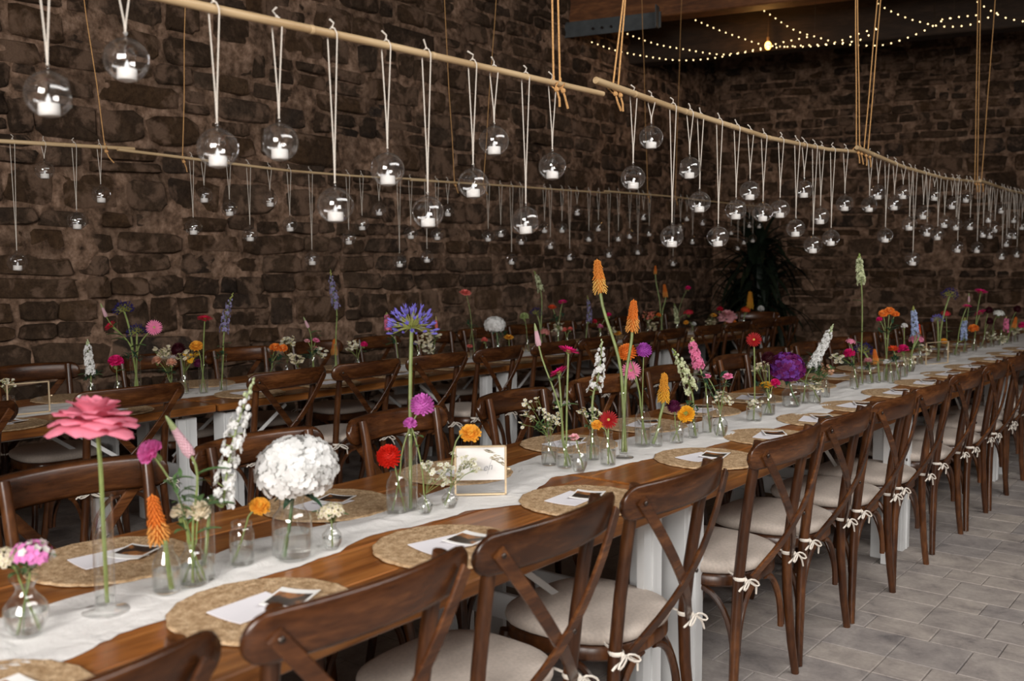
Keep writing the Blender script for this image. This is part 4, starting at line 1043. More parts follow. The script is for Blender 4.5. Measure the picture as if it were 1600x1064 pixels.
# ------------------------------------------------------------------ blooms (unit size, axis +z)
def petal(m, c, az, el, L, W, r0=0, cup=0, mi=0, seg=3, tip=.25, roll=0):
    d = Vector((math.cos(az)*math.cos(el), math.sin(az)*math.cos(el), math.sin(el)))
    s_ = Vector((-math.sin(az), math.cos(az), 0)); n_ = s_.cross(d)*-1
    if n_.z < 0: n_ = -n_
    if roll: s_ = (s_*math.cos(roll)+n_*math.sin(roll))
    prof = {2: ((0, .45), (.6, 1), (1, tip)), 3: ((0, .4), (.35, .85), (.75, 1), (1, tip))}[seg]
    vs = []
    for t, w in prof:
        p = Vector(c)+d*(r0+L*t)+n_*(cup*t*t)
        vs += [tuple(p-s_*W*w/2), tuple(p+s_*W*w/2)]
    m.add(vs, [(2*i, 2*i+1, 2*i+3, 2*i+2) for i in range(len(prof)-1)], mi)
def floret(m, c, d, size, k=5, mi=0, mc=None, cup=.25, rnd=None):
    d = Vector(d).normalized(); a = Vector((0, 0, 1)) if abs(d.z) < .9 else Vector((1, 0, 0))
    u = d.cross(a).normalized(); v = d.cross(u); ph = rnd.uniform(0, 6) if rnd else 0; c = Vector(c)
    for j in range(k):
        w = ph+2*PI*j/k; e = u*math.cos(w)+v*math.sin(w); s_ = d.cross(e)
        b = c; m1 = c+e*size*.55+d*size*cup*.6; t = c+e*size+d*size*cup
        hw = size*2.3/k
        m.add([tuple(b), tuple(m1-s_*hw), tuple(t), tuple(m1+s_*hw)], [(0, 1, 2, 3)], mi)
    if mc is not None: m.ell(tuple(c+d*size*.12), size*.22, 5, 4, mc)
def rfloret(m, c, d, size, k=4, mi=0, mc=None, cup=.25, rnd=None):
    """floret with rounded petals"""
    d = Vector(d).normalized(); a = Vector((0, 0, 1)) if abs(d.z) < .9 else Vector((1, 0, 0))
    u = d.cross(a).normalized(); v = d.cross(u); ph = rnd.uniform(0, 6) if rnd else 0; c = Vector(c)
    for j in range(k):
        w = ph+2*PI*j/k; e = u*math.cos(w)+v*math.sin(w); s_ = d.cross(e); hw = size*2.2/k
        m.add([tuple(c), tuple(c+e*size*.4+d*size*cup*.9-s_*hw*.85), tuple(c+e*size*.85+d*size*cup-s_*hw*.8), tuple(c+e*size*1.05+d*size*cup*.6), tuple(c+e*size*.85+d*size*cup+s_*hw*.8), tuple(c+e*size*.4+d*size*cup*.9+s_*hw*.85)], [(0, 1, 2, 3), (0, 3, 4, 5)], mi)
GA_ = PI*(3-math.sqrt(5))
def spiral(n, lo, hi):
    for i in range(n):
        z = lo+(hi-lo)*(i+.5)/n; yield GA_*i, math.asin(max(-1, min(1, z)))
def bloom_mesh(kind, col, asp=.25):
    m = MB(); r_ = random.Random(kind+col); mats = [petal_mat(col), petal_mat(col, True), M['stem']]
    if kind == 'gerbera':
        for j in range(24): petal(m, (0, 0, -.02), 2*PI*j/24+r_.uniform(-.04, .04), r_.uniform(-.05, .16), .76, .155, .2, .04)
        for j in range(20): petal(m, (0, 0, .02), 2*PI*(j+.5)/20, r_.uniform(.20, .40), .56, .13, .18, .03)
        for j in range(16): petal(m, (0, 0, .04), 2*PI*j/16, .6, .26, .10, .16)
        m.ell((0, 0, .05), (.2, .2, .09), 10, 5, 1); m.lathe([(.08, -.32), (.18, -.2), (.3, -.05), (.2, .0)], 10, mi=2)
    elif kind == 'pompon':
        for az, el in spiral(120, -.55, 1): petal(m, (0, 0, 0), az, el, .42+r_.uniform(-.05, .05), .24, .52, .06, seg=2, tip=.5)
        m.ell((0, 0, 0), .62, 12, 8, 0)
    elif kind == 'marigold':
        for az, el in spiral(80, -.15, 1): petal(m, (0, 0, -.05), az+r_.uniform(-.1, .1), el*.8, .58*(1-.35*max(0, el))+r_.uniform(-.05, .05), .30, .36, .05, seg=2, tip=.7, roll=r_.uniform(-.4, .4))
        m.ell((0, 0, 0), (.42, .42, .3), 10, 6, 1); m.lathe([(.1, -.4), (.25, -.25), (.3, -.1)], 8, mi=2)
    elif kind == 'carn':
        for az, el in spiral(70, -.1, 1): petal(m, (0, 0, -.2), az+r_.uniform(-.3, .3), el*.95+r_.uniform(-.15, .15), .62, .42, .28, r_.uniform(-.1, .2), seg=3, tip=.95, roll=r_.uniform(-.7, .7))
        m.ell((0, 0, -.1), (.45, .45, .35), 8, 6, 0); m.lathe([(.12, -1.0), (.22, -.9), (.26, -.45), (.36, -.2)], 8, mi=2)
    elif kind in ('rose', 'ranunculus'):
        if kind == 'rose': lay = ((3, .02, .16, .96, 1.7), (4, .10, .34, 1.0, 1.35), (5, .22, .56, 1.02, 1.25), (5, .38, .80, 1.05, 1.15), (6, .55, 1.05, 1.10, .98), (6, .75, 1.28, 1.14, .92), (5, .95, 1.52, 1.16, .95))
        else: lay = ((3, .02, .15, .75, 1.7), (5, .10, .25, .82, 1.1), (6, .25, .42, .86, .9), (7, .42, .66, .88, .8), (7, .62, 1.0, .9, .72))
        for li, (k, a0, a1, L, w0) in enumerate(lay):
            for j in range(k):
                az0 = 2*PI*j/k+li*.7+r_.uniform(-.1, .1); vs = []; nT, nU = 6, 6; b1 = a1+r_.uniform(-.08, .1)
                for ti in range(nT+1):
                    t = ti/nT; th = a0+(b1-a0)*t**1.3+.18; rho = L*(.12+.88*t)
                    ww = w0*(.55+.6*math.sin(PI*min(1, .12+.72*t)))*(1 if t < .99 else (.30 if kind == 'rose' and li > 2 else .6))
                    for ui in range(nU+1):
                        u = -1+2*ui/nU; az = az0+u*ww*.62; th2 = th+(.06*u*u if li > 2 else -.03*u*u)
                        rho2 = rho*(1-.07*u*u*t)+.015*math.sin(u*5+li+j)*t
                        vs.append((rho2*math.sin(th2)*math.cos(az), rho2*math.sin(th2)*math.sin(az), rho2*math.cos(th2)*(.92 if kind == 'rose' else .82)-(.5 if kind == 'rose' else .38)))
                m.add(vs, [(a*(nU+1)+b, a*(nU+1)+b+1, (a+1)*(nU+1)+b+1, (a+1)*(nU+1)+b) for a in range(nT) for b in range(nU)], 0)
        m.lathe([(.05, -.5), (.15, -.42), (.2, -.34)], 8, mi=2)
    elif kind == 'hydrangea':
        for az, el in spiral(230, -.62, 1):
            d = Vector((math.cos(az)*math.cos(el), math.sin(az)*math.cos(el), math.sin(el)*.86)); q = r_.uniform(.86, .98)
            rfloret(m, d*q, d+Vector([r_.uniform(-.4, .4) for _ in range(3)]), .165, 4, 0 if r_.random() < .66 or col == 'white' else 1, None, .22, r_)
        m.ell((0, 0, 0), (.84, .84, .72), 14, 9, 0)
    elif kind == 'cluster':
        for az, el in spiral(34, -.1, 1):
            d = Vector((math.cos(az)*math.cos(el), math.sin(az)*math.cos(el), math.sin(el)*.62)); q = r_.uniform(.72, 1)
            mi = 1 if (col == 'pinkwhite' and r_.random() < .4) else 0
            floret(m, d*q, d+Vector((0, 0, .3)), .26, 5, mi, None if col == 'pinkwhite' else 1, .2, r_)
            m.tube([(0, 0, -.9), tuple(d*q*.55+Vector((0, 0, -.25))), tuple(d*q)], .02, 3, 2, cap=False)
    elif kind == 'agapanthus':
        for az, el in spiral(58, -.25, 1):
            el += r_.uniform(-.08, .08); q = r_.uniform(.55, .78); d = Vector((math.cos(az)*math.cos(el), math.sin(az)*math.cos(el), math.sin(el)))
            p = d*q+Vector((0, 0, -.02)); m.tube([(0, 0, 0), tuple(d*q*.5+Vector((0, 0, .03))), tuple(p)], .012, 3, 1, cap=False)
            dd = (d+Vector((0, 0, .25))).normalized(); a = dd.cross(Vector((0, 0, 1))).normalized() if abs(dd.z) < .95 else Vector((1, 0, 0))
            if r_.random() < .55:
                for j in range(5):
                    w = 2*PI*j/5; e = a*math.cos(w)+dd.cross(a)*math.sin(w); s_ = dd.cross(e)
                    m.add([tuple(p), tuple(p+dd*.13+e*.045-s_*.03), tuple(p+dd*.23+e*.10), tuple(p+dd*.13+e*.045+s_*.03)], [(0, 1, 2, 3)], 0)
            else: m.tube([tuple(p), tuple(p+dd*.08), tuple(p+dd*.18), tuple(p+dd*.25)], [.018, .035, .04, .008], 5, 0)
        m.ell((0, 0, 0), (.08, .08, .05), 6, 4, 2)
    elif kind == 'torch':
        n = 150; A = asp
        for i in range(n):
            t = (i+.5)/n; w = GA_*i; g = 1-t
            out = A*(1.04-.60*t)*(.74+.26*min(1, t*6))*r_.uniform(.86, 1.1); dn = .12*(1-.6*t); rc = A*.30*(1-.5*t); z = .06+.92*t
            ca_, sa_ = math.cos(w), math.sin(w)
            m.tube([(rc*ca_, rc*sa_, z), ((rc*.45+out*.55)*ca_, (rc*.45+out*.55)*sa_, z-dn*.30), (out*.95*ca_, out*.95*sa_, z-dn*.85), (out*1.06*ca_, out*1.06*sa_, z-dn*1.1)], [.011, .018*(1-.25*t), .0165, .010], 4, 1 if t < .40 else 0)
        m.lathe([(A*.2, -.02), (A*.42, .1), (A*.34, .6), (A*.16, .95), (.001, 1.02)], 10, mi=0)
    elif kind == 'veronica':
        A = asp
        for i in range(150):
            t = i/150; w = GA_*i; rr_ = A*(1-t)**.65*(.6+.4*min(1, t*8)); s_ = .018+.3*rr_
            m.ell((rr_*.8*math.cos(w), rr_*.8*math.sin(w), t), (s_, s_, s_*.8), 4, 3, 1 if t > .66 else 0)
        m.lathe([(A*.5, 0), (A*.75, .08), (A*.6, .5), (A*.25, .85), (.001, 1.0)], 8, mi=0)
    elif kind in ('stock', 'stockfull'):
        A = asp; full = kind == 'stockfull'; sz = A*(.50 if full else .46); step = sz*(.62 if full else .80)
        n = int(1/step*(2.6 if full else 1.7)); cv = lambda z: Vector((.14*z*z*(0 if full else 1), .03*math.sin(z*3), z))
        for i in range(n):
            t = (i+.3)/n; w = GA_*i+r_.uniform(-.4, .4); g = 1-t; ax_ = cv(t)
            if t < (.80 if full else .70):
                rr_ = A*(.50 if full else .58)*(1-.35*t)*r_.uniform(.8, 1.15); c0 = ax_+Vector((rr_*math.cos(w), rr_*math.sin(w), r_.uniform(-.3, .3)*sz))
                d = Vector((math.cos(w), math.sin(w), r_.uniform(-.1, .5))); k = r_.uniform(.85, 1.1)*(1-.3*t)
                rfloret(m, c0, d, sz*k, 5, 0, None, .35, r_); rfloret(m, c0+d*sz*.12, d+Vector((0, 0, .3)), sz*k*.62, 4, 0, None, .6, r_)
                m.tube([tuple(cv(max(0, t-.02))), tuple(c0)], A*.035, 3, 2, cap=False)
                if not full and r_.random() < .45:
                    c1 = ax_+Vector((rr_*1.25*math.cos(w+1.2), rr_*1.25*math.sin(w+1.2), sz*.3)); m.ell(tuple(c1), (sz*.36, sz*.36, sz*.46), 6, 4, 0); m.tube([tuple(ax_), tuple(c1)], A*.03, 3, 2, cap=False)
            else:
                rr_ = A*.42*(g/.3); c0 = ax_+Vector((rr_*math.cos(w), rr_*math.sin(w), 0)); s_ = sz*(.18+.3*g/.3); m.ell(tuple(c0), (s_, s_, s_*1.3), 5, 4, 1 if t > .85 else 0)
                m.tube([tuple(cv(t-.02)), tuple(c0)], A*.03, 3, 2, cap=False)
        m.tube([tuple(cv(z/8)) for z in range(9)], [A*.10*(1-.06*z) for z in range(9)], 5, 2)
    return m.mesh(kind+'_bloom', mats, kind in ('rose', 'ranunculus', 'torch', 'veronica', 'hydrangea'), None)
_bm = {}
def leaf_mesh(key, mat):
    if key not in _bm:
        m = MB(); vs = []
        for i in range(7):
            t = i/6; w = .16*math.sin(PI*min(1, t*.93+.05))**.8; z = .28*t-.42*t*t
            vs += [(t, -w, z+.05), (t, 0, z), (t, w, z+.05)]
        m.add(vs, [(3*i+j, 3*i+j+1, 3*i+4+j, 3*i+3+j) for i in range(6) for j in (0, 1)]); _bm[key] = m.mesh('leaf', mat, ang=None)
    return _bm[key]
def frame_z(d):
    d = Vector(d).normalized(); a = Vector((0, 0, 1)) if abs(d.z) < .95 else Vector((1, 0, 0))
    u = a.cross(d).normalized(); v = d.cross(u)
    return Matrix(((u.x, v.x, d.x, 0), (u.y, v.y, d.y, 0), (u.z, v.z, d.z, 0), (0, 0, 0, 1)))
def flower(vs_, kind, col, head, r, desc, tip, fr):
    _, vk, vx, vy, vh, vr, phrase = vs_
    head = Vector(head); mouth = Vector((vx, vy, TZ+.004+vh)); base = Vector((vx, vy, TZ+.012+(.012 if vk == 'footed' else 0)))
    lean = head-mouth; lh = Vector((lean.x, lean.y, 0)); k = {'bottle': .5, 'tallbottle': .6, 'belly': .38, 'jar': .5, 'jam': .75, 'tube': .9, 'footed': .85}[vk]
    ln = lh.length
    off = lh/ln*vr*.55 if ln > .004 else Vector((fr.uniform(-1, 1), fr.uniform(-1, 1), 0))*vr*.3
    mo = mouth+(lh/ln if ln > .004 else Vector((0, 0, 0)))*vr*k*.5+Vector((fr.uniform(-1, 1), fr.uniform(-1, 1), 0))*vr*k*.22
    bo = base-off+Vector((fr.uniform(-1, 1), fr.uniform(-1, 1), 0))*vr*.2
    t = ob('flower', None, None, bo); t.empty_display_size = .02
    nm = {'gerbera': 'gerbera', 'pompon': 'dahlia', 'marigold': 'calendula', 'carn': 'carnation', 'rose': 'rose', 'ranunculus': 'ranunculus', 'hydrangea': 'hydrangea', 'cluster': 'flower_cluster',
          'agapanthus': 'agapanthus', 'torch': 'torch_lily', 'veronica': 'veronica', 'stock': 'delphinium', 'stockfull': 'stock_flower', 'filler': 'filler_spray', 'sprig': 'leafy_sprig'}[kind]
    t.name = nm
    lab = desc+' in the '+phrase
    tag(t, lab, 'flower', None)
    L_ = lambda p: Vector(p)-bo
    stem_r = {'agapanthus': .0052, 'torch': .0055, 'rose': .0045, 'hydrangea': .0045, 'filler': .0013, 'cluster': .0022, 'veronica': .003, 'stock': .0042, 'stockfull': .0034, 'gerbera': .0034}.get(kind, .0021)
    if vy > 5: stem_r *= 1.15
    axis = Vector((0, 0, 1))
    if kind == 'filler':
        m = MB(); b = MB(); n = 18 if r > .02 else 11
        for i in range(n):
            a = fr.uniform(0, 6.28); q = math.sqrt(fr.random()); e = head+Vector((math.cos(a)*r*q, math.sin(a)*r*q, fr.uniform(-.55, .75)*r))
            midp = mo.lerp(e, .55)+Vector((0, 0, r*.15)); m.tube([L_(bo) if i < 5 else L_(mo), L_(mo), L_(midp), L_(e)], .0009, 3, cap=False)
            for k2 in range(3 if col in ('whiteflower', 'cream', 'coral', 'peach') else 2):
                e2 = e+Vector((fr.uniform(-1, 1), fr.uniform(-1, 1), fr.uniform(-.6, .9)))*r*.22
                m.tube([L_(midp.lerp(e, .6)), L_(e2)], .0007, 3, cap=False)
                sz = .0085 if vy < 5 and vx > -3 else .012
                if vy < 2.3: sz = .0085
                floret(b, tuple(L_(e2)), Vector((fr.uniform(-.5, .9), fr.uniform(-.9, .5), .9)), sz, 6, 0, 1, .12, fr)
        ob('stem', m.mesh('stem', M['stem']), t); ob('bloom', b.mesh('bloom', [petal_mat(col), petal_mat(col, True)], False), t)
        return
    if kind == 'sprig':
        m = MB(); lm = leaf_mesh('leaf', M['leaf']) if 'pale' in desc else leaf_mesh('leafd', M['leafd'])
        for i in range(4):
            a = fr.uniform(0, 6.28); e = head+Vector((math.cos(a)*r*.7, math.sin(a)*r*.7, fr.uniform(-.3, .6)*r)); mid_ = mo.lerp(e, .5)+Vector((0, 0, r*.1))
            m.tube([L_(bo) if i < 2 else L_(mo), L_(mo), L_(mid_), L_(e)], .0011, 4, cap=False)
            for k2 in range(6):
                p_ = mid_.lerp(e, k2/5) if k2 else mo.lerp(mid_, .6)
                ob('leaf', lm, t, mat=Matrix.Translation(L_(p_)) @ Matrix.Rotation(fr.uniform(0, 6.28), 4, 'Z') @ Matrix.Rotation(fr.uniform(-.9, .1), 4, 'Y') @ Matrix.Scale(r*fr.uniform(.55, .85), 4))
        ob('stem', m.mesh('stem', M['stemd']), t)
        return
    end = head.copy()
    if kind in ('carn',): end = head
    up_ = Vector((0, 0, 1))
    if tip is not None: axis = (Vector(tip)-head)
    ax_n = axis.normalized()
    c1 = mo+up_*max(.01, (end.z-mo.z))*.45; 
    if kind == 'marigold' and 'nodding' in desc: c1 = mo+Vector((0, 0, (end.z-mo.z)*1.1)); 
    pts = [bo, bo.lerp(mo, .5), mo]
    c2 = end-ax_n*max(.01, (end-mo).length)*.3 if tip is not None else end.lerp(c1, .35)
    for i in range(1, 8):
        q = i/7; pts.append(mo*(1-q)**3+c1*3*q*(1-q)**2+c2*3*q*q*(1-q)+end*q**3)
    m = MB(); m.tube([L_(p) for p in pts], stem_r, 6); ob('stem', m.mesh('stem', M['stem'] if kind not in ('hydrangea',) else M['stemd']), t)
    if tip is None:
        tocam = Vector((-head.x, -head.y, .3)).normalized(); w = {'gerbera': .35, 'pompon': .5, 'marigold': .75, 'carn': .35, 'ranunculus': .45, 'rose': .12, 'cluster': .25, 'hydrangea': .12}.get(kind, 0)
        if 'facing' in desc or 'soft pink' in desc or 'candy' in desc or 'crimson gerbera on' in desc: w = 3
        if 'behind' in desc: w = 2
        if 'leaning left' in desc or 'side-on' in desc: axis = Vector((-.55, -.45, .75)); w = .5
        if 'lower magenta gerbera' in desc: axis = Vector((-.3, -.2, 1)); w = .1
        if 'upper magenta gerbera' in desc: axis = Vector((.3, .15, 1)); w = .1
        axis = (axis+tocam*w+Vector((fr.uniform(-.2, .2), fr.uniform(-.2, .2), 0))).normalized()
    asp = 0
    if tip is not None:
        Ln = axis.length; rad_ = {'torch': Ln*.235, 'veronica': min(.012, Ln*.13), 'stock': .032, 'stockfull': min(.034, Ln*.30)}[kind]
        asp = round(min(.4, max(.06, rad_/Ln)), 2)
    key = (kind, col, asp)
    if key not in _bm: _bm[key] = bloom_mesh(kind, col, asp)
    F_ = frame_z(axis)
    if tip is not None:
        Ln = axis.length; S_ = Matrix.Diagonal((Ln, Ln, Ln, 1)); pos = head
    else:
        S_ = Matrix.Diagonal((r, r, r, 1)) if kind != 'hydrangea' else Matrix.Diagonal((r, r, r*.92, 1)); pos = head
    ob('bloom', _bm[key], t, mat=Matrix.Translation(L_(pos)) @ F_ @ Matrix.Rotation(fr.uniform(0, 6), 4, 'Z') @ S_)
    nl, ls = {'cluster': (3, .05), 'carn': (2, .05), 'stock': (2, .06), 'stockfull': (3, .065), 'ranunculus': (2, .035), 'hydrangea': (4, .08), 'veronica': (4, .085), 'pompon': (0, 0), 'rose': (0, 0)}.get(kind, (0, 0))
    lm = leaf_mesh('leafd', M['leafd']) if kind == 'hydrangea' else leaf_mesh('leaf', M['leaf'])
    for i in range(nl):
        q = fr.uniform(.25, .8) if kind != 'hydrangea' else .86; p = pts[2+int(q*7)]
        if kind == 'hydrangea': p = head-Vector((0, 0, r*.62)); ls = min(.07, r*1.1)
        ob('leaf', lm, t, mat=Matrix.Translation(L_(p)) @ Matrix.Rotation(fr.uniform(0, 6.28) if kind != 'hydrangea' else i*1.6+.3, 4, 'Z') @ Matrix.Rotation(-.25 if kind != 'hydrangea' else .25, 4, 'Y') @ Matrix.Scale(ls*fr.uniform(.8, 1.1), 4))
fr = random.Random(5)
VK = {'belly': 'small round-bellied glass carafe', 'bottle': 'clear glass shouldered bottle vase', 'tallbottle': 'tall clear glass bottle vase', 'tube': 'slim clear glass tube vase', 'footed': 'tall clear glass cylinder vase on disc foot', 'jam': 'low clear glass jar vase', 'jar': 'wide clear glass jar vase'}
vd = {}; far_i = 0
for v in VASES:
    v = list(v)
    if v[6] is None:
        far_i += 1; v[6] = '%s far vase before the frame bend' % nth(far_i)
        v[6] = '%s vase beyond the far frame on the front table' % nth(far_i)
    ph = v[6]; vd[v[0]] = tuple(v)
    side = 'front' if v[0][0] == 'A' else 'back'
    if 'on the' not in ph and len(ph.split()) <= 9: lab = 'clear glass %s, on the %s table' % (ph, side)
    else: lab = 'clear glass '+ph
    vase(v[1], v[2], v[3], v[4], v[5], lab, 'flower vases on the %s table' % side)
for q in FLOWERS: flower(vd[q[0]], q[1], q[2], q[3], q[4], q[5], q[6], fr)

# ------------------------------------------------------------------ bamboo poles with hanging glass globes
def cane(name, pts, r, label):
    m = MB(); P_ = [Vector(p) for p in pts]; path = []; rad = []
    tot = sum((b-a).length for a, b in zip(P_, P_[1:])); nn = 40
    for i in range(nn+1):
        s_ = tot*i/nn; k = 0
        while k < len(P_)-2 and s_ > (P_[k+1]-P_[k]).length: s_ -= (P_[k+1]-P_[k]).length; k += 1
        path.append(P_[k].lerp(P_[k+1], min(1, s_/(P_[k+1]-P_[k]).length))); rad.append(r*(1-.22*i/nn))
    m.tube(path, rad, 12)
    o = ob(name, m.mesh(name, M['bamboo'])); tag(o, label, 'bamboo pole')
    d = 0
    nm = MB(); nm.lathe([(.98, -.006), (1.10, -.002), (1.02, .001), (1.10, .003), (.98, .006)], 12); me = nm.mesh('node_ring', M['bamboo'])
    for i in range(4, nn, 6):
        dr = (path[i+1]-path[i]).normalized()
        ob('node_ring', me, o, mat=Matrix.Translation(path[i]) @ frame_z(dr) @ Matrix.Diagonal((rad[i], rad[i], 1, 1)))
    return P_
PX = -1.88
PA = [[(PX, .0, 2.0), (PX, 1.31, 2.018), (PX, 1.85, 2.03), (PX, 2.45, 2.038), (PX, 2.875, 2.043)],
      [(PX+.02, 2.80, 2.077), (PX, 3.36, 2.058), (PX, 4.26, 2.031), (PX, 5.0, 2.045), (PX, 5.47, 2.074)],
      [(PX+.02, 5.38, 2.088), (PX, 6.3, 2.052), (PX, 7.2, 2.045), (PX, 8.25, 2.085)],
      [(PX+.02, 8.15, 2.09), (PX, 9.2, 2.08), (PX, 10.3, 2.09), (PX, 11.0, 2.12)]]
QX = -4.7
PB = [[(QX, .3, 2.02), (QX, 1.5, 2.02), (QX, 2.09, 2.033), (QX, 2.76, 2.058)],
      [(QX+.015, 2.66, 2.045), (QX, 3.75, 2.020), (QX, 4.3, 2.025), (QX, 4.95, 2.045)],
      [(QX, 4.8, 2.035), (QX, 5.9, 2.06), (QX, 6.6, 2.07), (QX, 7.3, 2.085)],
      [(QX+.015, 7.2, 2.095), (QX, 8.3, 2.112), (QX, 9.7, 2.105), (QX, 10.9, 2.11)]]
for i, p in enumerate(PA): cane('bamboo_pole', p, .0118, 'pale bamboo pole above the front table, %s from the camera' % ORD[i+1])
for i, p in enumerate(PB): cane('bamboo_pole', p, .0125 if i == 0 else .0085, 'thin bamboo pole above the back table, %s from the camera' % ORD[i+1])
def pole_z(PP, y):
    best = 2.05
    for p in PP:
        if p[0][1] <= y <= p[-1][1]: best = interp([(a[1], a[2]) for a in p], y)
    return best
gm = {}
def globe_mesh():
    m = MB(); nu, nv = 28, 18; vs = []; fs = []; od = Vector((1, 0, .12)).normalized(); lim = .80
    grid = {}
    for i in range(nv+1):
        th = PI*i/nv
        for j in range(nu):
            ph = 2*PI*j/nu
            vs.append(Vector((math.sin(th)*math.cos(ph), math.sin(th)*math.sin(ph), -math.cos(th))))
    for i in range(nv):
        for j in range(nu):
            f = (i*nu+j, i*nu+(j+1) % nu, (i+1)*nu+(j+1) % nu, (i+1)*nu+j)
            if all(vs[k].dot(od) < lim for k in f): fs.append(f)
    # pull the vertices round the opening onto a clean circle
    used = {k for f in fs for k in f}
    for k in used:
        c_ = vs[k].dot(od)
        if c_ > .66:
            e = (vs[k]-od*c_).normalized()
            if c_ > .70: vs[k] = od*.80+e*.6
    m.add([tuple(v*.045) for v in vs], fs)
    g = m.mesh('glass_globe', M['globe'], ang=None)
    m = MB(); a = od.cross(Vector((0, 0, 1))).normalized(); b = od.cross(a)
    m.tube([(od*.80+(a*math.cos(w)+b*math.sin(w))*.6)*.0455 for w in [2*PI*i/24 for i in range(25)]], .0013, 5, cap=False)
    m.tube([(0, 0, .044), (0, 0, .047), (0, 0, .051)], [.006, .0035, .003], 8)
    m.tube([Vector((0, .0035*math.cos(w), .054+.0035*math.sin(w))) for w in [2*PI*i/10 for i in range(11)]], .0013, 5, cap=False)
    return g, m.mesh('glass_rim', M['globe'])
GM = globe_mesh()
def tealight():
    m = MB(); m.lathe([(0, 0), (.0185, 0), (.0195, .001), (.0195, .022), (.0185, .0235), (.0165, .0225), (.004, .0215), (0, .0215)], 20); b = m.mesh('tea_light', M['white'])
    f = MB(); f.lathe([(.0035, .0215), (.0055, .027), (.0050, .032), (.0022, .038), (.0004, .042)], 10); return b, f.mesh('flame_tip', M['flame'])
TL = tealight()
def hang(PP, X, y, z, cr_, idx, side, sc=1.0):
    pz = pole_z(PP, y); gx = X+R.uniform(-.008, .008)
    row = 'front' if side == 'A' else 'back'
    t = ob('hanging_globe', None, None, (gx, y, z)); t.empty_display_size = .03
    tag(t, '%s hanging clear glass globe from camera under the %s bamboo poles' % (nth(idx), row), 'glass globe', 'hanging globes of the %s row' % row)
    rz = R.choice((R.uniform(-2.2, .6), R.uniform(-PI, PI)))
    g = ob('globe', GM[0], t, rz=rz, scale=(sc,)*3); ob('rim', GM[1], t, rz=rz, scale=(sc,)*3)
    m = MB(); h = pz-z; r0 = .0118; top = .057*sc
    for s_ in (-1, 1):
        m.tube([(0, 0, top), (s_*.0006, s_*.002, top+(h-top)*.25), (s_*r0*.9, s_*.006, h-.012), (s_*r0*1.05, s_*.004, h), (s_*r0*.5, s_*.002, h+r0*1.05), (0, 0, h+r0*1.2)], cr_, 5)
    m.ell((0, 0, h+r0*1.3), cr_*2.2, 6, 4); m.tube([(0, 0, h+r0*1.3), (R.uniform(-.006, .006), R.uniform(-.012, .004), h+r0+.014), (R.uniform(-.012, .004), R.uniform(-.016, .004), h+r0+.024)], [cr_, cr_*1.2, cr_*1.5], 5)
    m.ell((0, 0, top), cr_*1.7, 6, 4)
    ob('cord', m.mesh('cord', M['cord']), t)
    c = ob('tea_light', TL[0], None, (gx, y, z-.0405*sc), R.uniform(0, 6)); c.rotation_euler.x = R.uniform(-.06, .06)
    tag(c, 'white tea light inside the %s globe from camera, %s row' % (nth(idx), row), 'candle', 'tea lights in the %s globes' % row)
    ob('flame_tip', TL[1], c)
for i, (y, z) in enumerate(sorted(GLOBES_A)): hang(PA, PX, y, z, .0017 if y < 3 else .0019, i+1, 'A')
for i, (y, z) in enumerate(sorted(GLOBES_B)): hang(PB, QX, y, z, .0015, i+1, 'B')

# ropes from the ceiling to the canes, with knots
for i, (a, b) in enumerate(ROPES):
    a = Vector(a); b = Vector(b); d = (a-b).normalized(); top = b+d*((4.55-b.z)/d.z)
    r_ = .0033 if b.x > -3 else .0026
    m = MB(); pts = [b.lerp(top, q/8)+Vector((0, .004*math.sin(q*2.1), 0)) for q in range(9)]; m.tube(pts, r_, 6)
    zc = pole_z(PA if b.x > -3 else PB, b.y); c = Vector((b.x, b.y, zc))
    m.tube([b, c+Vector((.018, 0, .0)), c+Vector((.004, 0, -.02)), c+Vector((-.018, 0, 0)), c+Vector((0, .004, .019)), b], r_, 6)
    m.ell(tuple(c+Vector((.012, 0, -.022))), (.009, .010, .009), 7, 5)
    m.tube([c+Vector((.012, 0, -.022)), c+Vector((.014, .012, -.05)), c+Vector((.01, .02+.01*(i % 3), -.075))], [r_, r_*1.1, r_*1.3], 6)
    o = ob('jute_rope', m.mesh('jute_rope', M['rope'])); side = 'front' if b.x > -3 else 'back'
    j = i+1 if b.x > -3 else i-10
    tag(o, 'thin orange jute rope holding the %s bamboo poles, %s from the left' % (side, nth(j)), 'rope', 'jute ropes of the %s poles' % side)

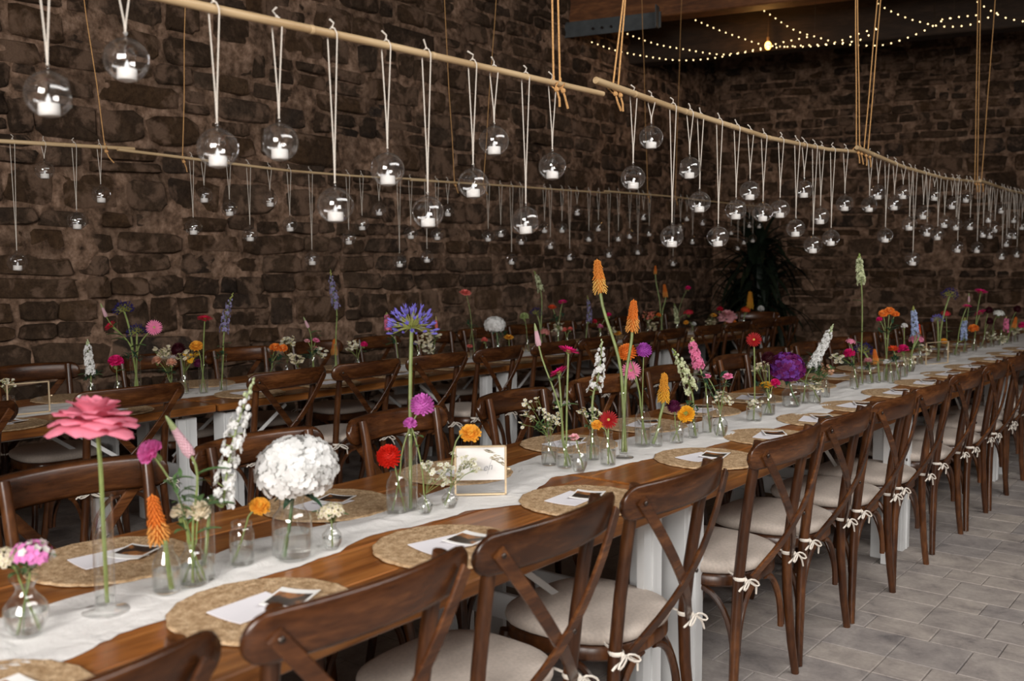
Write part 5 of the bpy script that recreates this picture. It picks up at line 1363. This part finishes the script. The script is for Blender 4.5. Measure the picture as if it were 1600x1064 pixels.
# ------------------------------------------------------------------ string lights and the lamp under the ceiling
SL = ['longest low strand on the left', 'second strand left of the lamp', 'strand dropping to the lamp', 'strand swagging over the lamp to the right', 'wide swag right of the lamp', 'short strand at the right edge', 'dim strand behind the right swag', 'tiny dim strand right of the lamp']
for i, p in enumerate(LIGHTS):
    P_ = [Vector(q) for q in p]
    if i < 6: P_.insert(0, P_[0]*2-P_[1]+Vector((0, 0, .05)))
    cr3 = []
    for k in range(len(P_)-1):
        p0, p1, p2, p3 = P_[max(0, k-1)], P_[k], P_[k+1], P_[min(len(P_)-1, k+2)]
        for q in range(8):
            t = q/8; cr3.append(.5*((2*p1)+(p2-p0)*t+(2*p0-5*p1+4*p2-p3)*t*t+(3*p1-p0-3*p2+p3)*t**3))
    cr3.append(P_[-1])
    m = MB(); m.tube(cr3, .0022, 4); o = ob('string_light', m.mesh('string_light', M['wire'])); tag(o, 'warm fairy light string, '+SL[i], 'string lights')
    b = MB(); acc = 0; last = cr3[0]; fine_ = []
    for k in range(len(cr3)-1): fine_ += [cr3[k].lerp(cr3[k+1], z_/10) for z_ in range(10)]
    h_ = MB()
    for e_ in (P_[0], P_[-1]):
        if e_.z < 4.5: h_.tube([e_, Vector((e_.x, e_.y, 4.57))], .0014, 4)
    if h_.v: ob('hanging_wire', h_.mesh('hanging_wire', M['wire']), o)
    for q in fine_[1:]:
        acc += (q-last).length; last = q
        if acc > .078: b.ell((q.x, q.y, q.z-.006), .0072, 6, 4); acc = 0
    k = ob('bulb_chain', b.mesh('bulb_chain', M['fairy']), o); k['kind'] = 'stuff'
lx, ly, lz = -4.434, 10.0, 3.79
t = ob('pendant_lamp', None, None, (lx, ly, lz)); tag(t, 'small glowing warm filament lamp under the dark ceiling', 'lamp')
m = MB(); m.ell((0, 0, 0), (.035, .035, .045), 12, 8); ob('bulb', m.mesh('bulb', M['bulb']), t)
m = MB(); m.tube([(0, 0, .04), (0, 0, .09)], .018, 10); m.tube([(0, 0, .09), (0, 0, .77)], .004, 6); ob('lamp_holder', m.mesh('lamp_holder', M['wire']), t)
pl_ = bpy.data.lights.new('lamp_glow', 'POINT'); pl_.energy = 6; pl_.color = (1, .5, .14); pl_.shadow_soft_size = .05
po = bpy.data.objects.new('lamp_glow', pl_); po.parent = t; po.location = (0, -.12, -.02); COL.objects.link(po)

# ------------------------------------------------------------------ dark palm in the corner
t = ob('potted_palm', None, None, (-5.12, 11.2, 0)); tag(t, 'tall dark spiky palm standing in the far corner', 'plant')
m = MB(); m.lathe([(0, 0), (.2, 0), (.24, .03), (.28, .42), (.30, .45), (.27, .45), (.25, .40), (0, .40)], 20); ob('pot', m.mesh('pot', M['pot']), t)
pr2 = random.Random(4)
LM = []
for v in range(3):
    m = MB(); vs = []
    for i in range(9):
        q = i/8; w = .022*math.sin(PI*min(1, .1+.9*q))**.6*(1 if q < .98 else .1); z = .12*math.sin(q*1.6)-(.32+.2*v)*q**2.6
        vs += [(q, -w, z+.012), (q, 0, z), (q, w, z+.012)]
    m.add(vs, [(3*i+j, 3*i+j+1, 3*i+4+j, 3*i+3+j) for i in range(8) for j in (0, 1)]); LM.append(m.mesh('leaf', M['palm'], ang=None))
for tx_, ty_, th_ in ((0, 0, 1.35), (.22, -.1, 1.0), (-.2, .1, .75), (.05, .15, 1.55)):
    m = MB(); m.tube([(tx_*.3, ty_*.3, .38), (tx_*.6, ty_*.6, .38+(th_-.38)*.5), (tx_, ty_, th_)], [.035, .03, .028], 8); ob('trunk', m.mesh('trunk', M['trunk']), t)
    for i in range(54):
        el = pr2.uniform(-.9, 1.35); az = pr2.uniform(0, 6.28)
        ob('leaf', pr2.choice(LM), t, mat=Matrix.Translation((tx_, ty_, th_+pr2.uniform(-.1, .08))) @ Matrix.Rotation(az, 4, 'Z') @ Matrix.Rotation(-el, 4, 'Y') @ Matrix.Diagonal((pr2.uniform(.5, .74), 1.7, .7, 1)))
